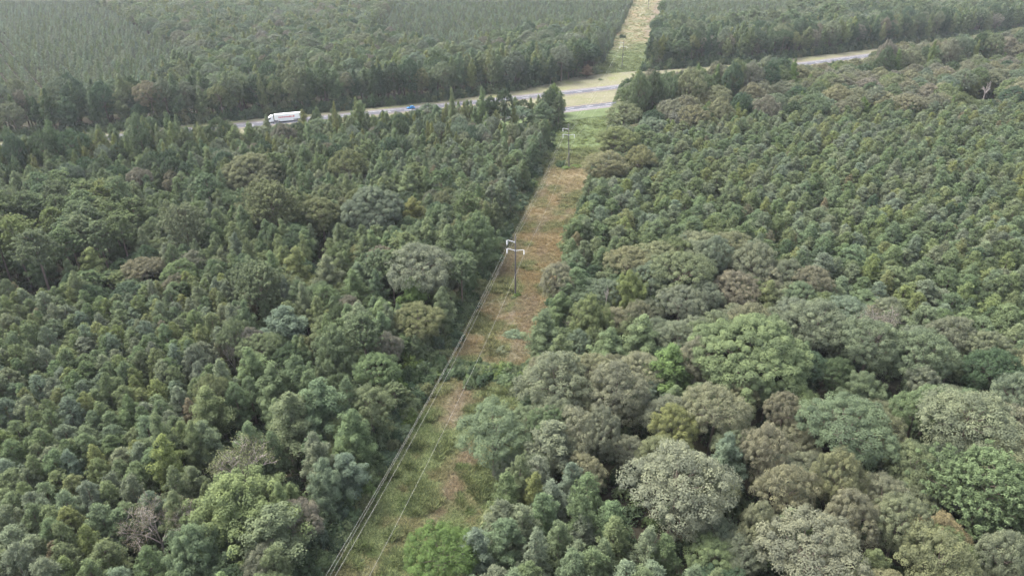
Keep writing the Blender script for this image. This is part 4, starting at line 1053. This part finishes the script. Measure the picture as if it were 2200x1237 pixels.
def car(u, v, lane, direction, paint, label, tall=0.0, cat='car'):
    loc, a = on_road(u, v, .8, lane, direction); e = vroot('car', loc, a, label, cat)
    link('body', boxes_mesh('car_body', [(-2.3, 2.3, -.9, .9, .32, .92, .06, .04), (-1.9, .9, -.82, .82, .9, 1.46 + tall, .45 if not tall else .15, .16, .75)], paint, .07), e)
    link('windscreen', boxes_mesh('screen', [(.22, .86, -.68, .68, .97, 1.36 + tall, .02, .10, .56)], M_GLASS, .0), e, (.055, 0, 0))
    link('rear_window', boxes_mesh('rscreen', [(-1.84, -1.4, -.66, .66, .97, 1.36 + tall, .36 if not tall else .1, .10, .02)], M_GLASS, .0), e, (-.06, 0, 0))
    for s in (-1, 1):
        link('side_window', boxes_mesh('sidewin', [(-1.45, .3, s * .80 - .03, s * .80 + .03, .99, 1.36 + tall, .3 if not tall else .1, .0, .4)], M_GLASS, .0), e, (0, s * -.015, 0))
        link('headlight', boxes_mesh('hl', [(2.2, 2.32, s * .62 - .2, s * .62 + .2, .62, .78)], M_LAMP, .02), e)
    wheels(e, [(x, y) for x in (-1.42, 1.42) for y in (-.82, .82)], CW, .33)
car(886, 235, 1.9, -1, plain('car_blue', (.03, .22, .50), .3, .5), 'bright blue car on the highway behind slim yellow-green trees')
car(290, 292, 1.9, -1, plain('car_white', (.78, .78, .78), .3, .5), 'white car glimpsed behind light green roadside trees')
car(1412, 170, -1.8, -1, plain('car_offwhite', (.74, .74, .73), .3, .5), 'off-white car glimpsed behind gums beside the clearing', .25)
car(1985, 107, 1.9, -1, plain('van_white', (.8, .8, .8), .3, .5), 'tall white van glimpsed under trees past the open bend of highway', .7, 'van')
car(118, 300, -1.8, -1, plain('car_silver', (.55, .56, .58), .3, .5, .3), 'silver car glimpsed among roadside trees beside the pale verge', .1)
loc, a = on_road(612, 258, 1.5, 1.9, -1)
e = vroot('semi_truck', loc, a, 'white articulated lorry with red lettering on its trailer on the highway', 'truck')
tr = link('trailer', boxes_mesh('trailer', [(-9.2, 5.0, -1.3, 1.3, 1.15, 4.1)], M_TRUCKW, .04), e)
for s in (-1, 1):
    link('side_skirt', boxes_mesh('skirt', [(-4.5, 2.5, s * 1.22 - .03, s * 1.22 + .03, .45, 1.13)], M_TRUCKW, 0), tr)
    xs = -5.2
    for k, wl_ in enumerate((.8, .55, .8, .7, .45, .8, .6, .75, .5)):
        link('red_letter', boxes_mesh('letter', [(xs, xs + wl_, s * 1.305 - .006, s * 1.305 + .006, 2.25, 2.95 - .12 * (k % 2))], M_RED, 0), tr); xs += wl_ + .28
link('landing_frame', boxes_mesh('frame', [(-9.0, 8.6, -.5, .5, .75, 1.1)], M_CHAS, .03), e)
cb = link('cab', boxes_mesh('cab', [(5.6, 8.2, -1.22, 1.22, .75, 3.0, .05, .05, .25), (5.6, 7.6, -1.15, 1.15, 2.98, 3.85, .05, .1, .9), (8.0, 9.5, -1.0, 1.0, .75, 2.0, .0, .08, .15)], M_TRUCKW, .08), e)
link('windscreen', boxes_mesh('tw', [(8.0, 8.2, -1.05, 1.05, 2.05, 2.8, .02, .05, .16)], M_GLASS, 0), cb, (.06, 0, 0))
for s in (-1, 1):
    link('side_window', boxes_mesh('tsw', [(7.0, 7.9, s * 1.19 - .03, s * 1.19 + .03, 2.0, 2.7)], M_GLASS, 0), cb, (0, s * .01, 0))
    link('headlight', boxes_mesh('thl', [(9.38, 9.52, s * .75 - .18, s * .75 + .18, 1.05, 1.3)], M_LAMP, .02), cb)
    link('fuel_tank', boxes_mesh('tank', [(5.4, 6.8, s * .95 - .25, s * .95 + .25, .45, 1.0)], M_RIM, .1), e)
wheels(e, [(x, y) for x in (-8.2, -6.9, 4.0, 5.2, 8.6) for y in (-1.08, 1.08)], TW, .52)

# ------------------------------------------------------------------ haze
hz = boxes_mesh('haze', [(-4300, 4300, -3400, 5200, -1.0, 101.5)], None, 0)
hz.materials.clear()
mh = bpy.data.materials.new('haze_air'); mh.use_nodes = True; n_ = mh.node_tree.nodes; n_.clear()
pv = n_.new('ShaderNodeVolumePrincipled'); pv.inputs['Color'].default_value = (.86, .91, .97, 1); pv.inputs['Density'].default_value = .00009; pv.inputs['Anisotropy'].default_value = .3
oo = n_.new('ShaderNodeOutputMaterial'); mh.node_tree.links.new(pv.outputs[0], oo.inputs['Volume'])
hz.materials.append(mh)
tag(link('haze', hz), kind='stuff')
print('TREES', len(TREES), {k: len(v) for k, v in byk.items()}, 'indiv', len(INDIV))
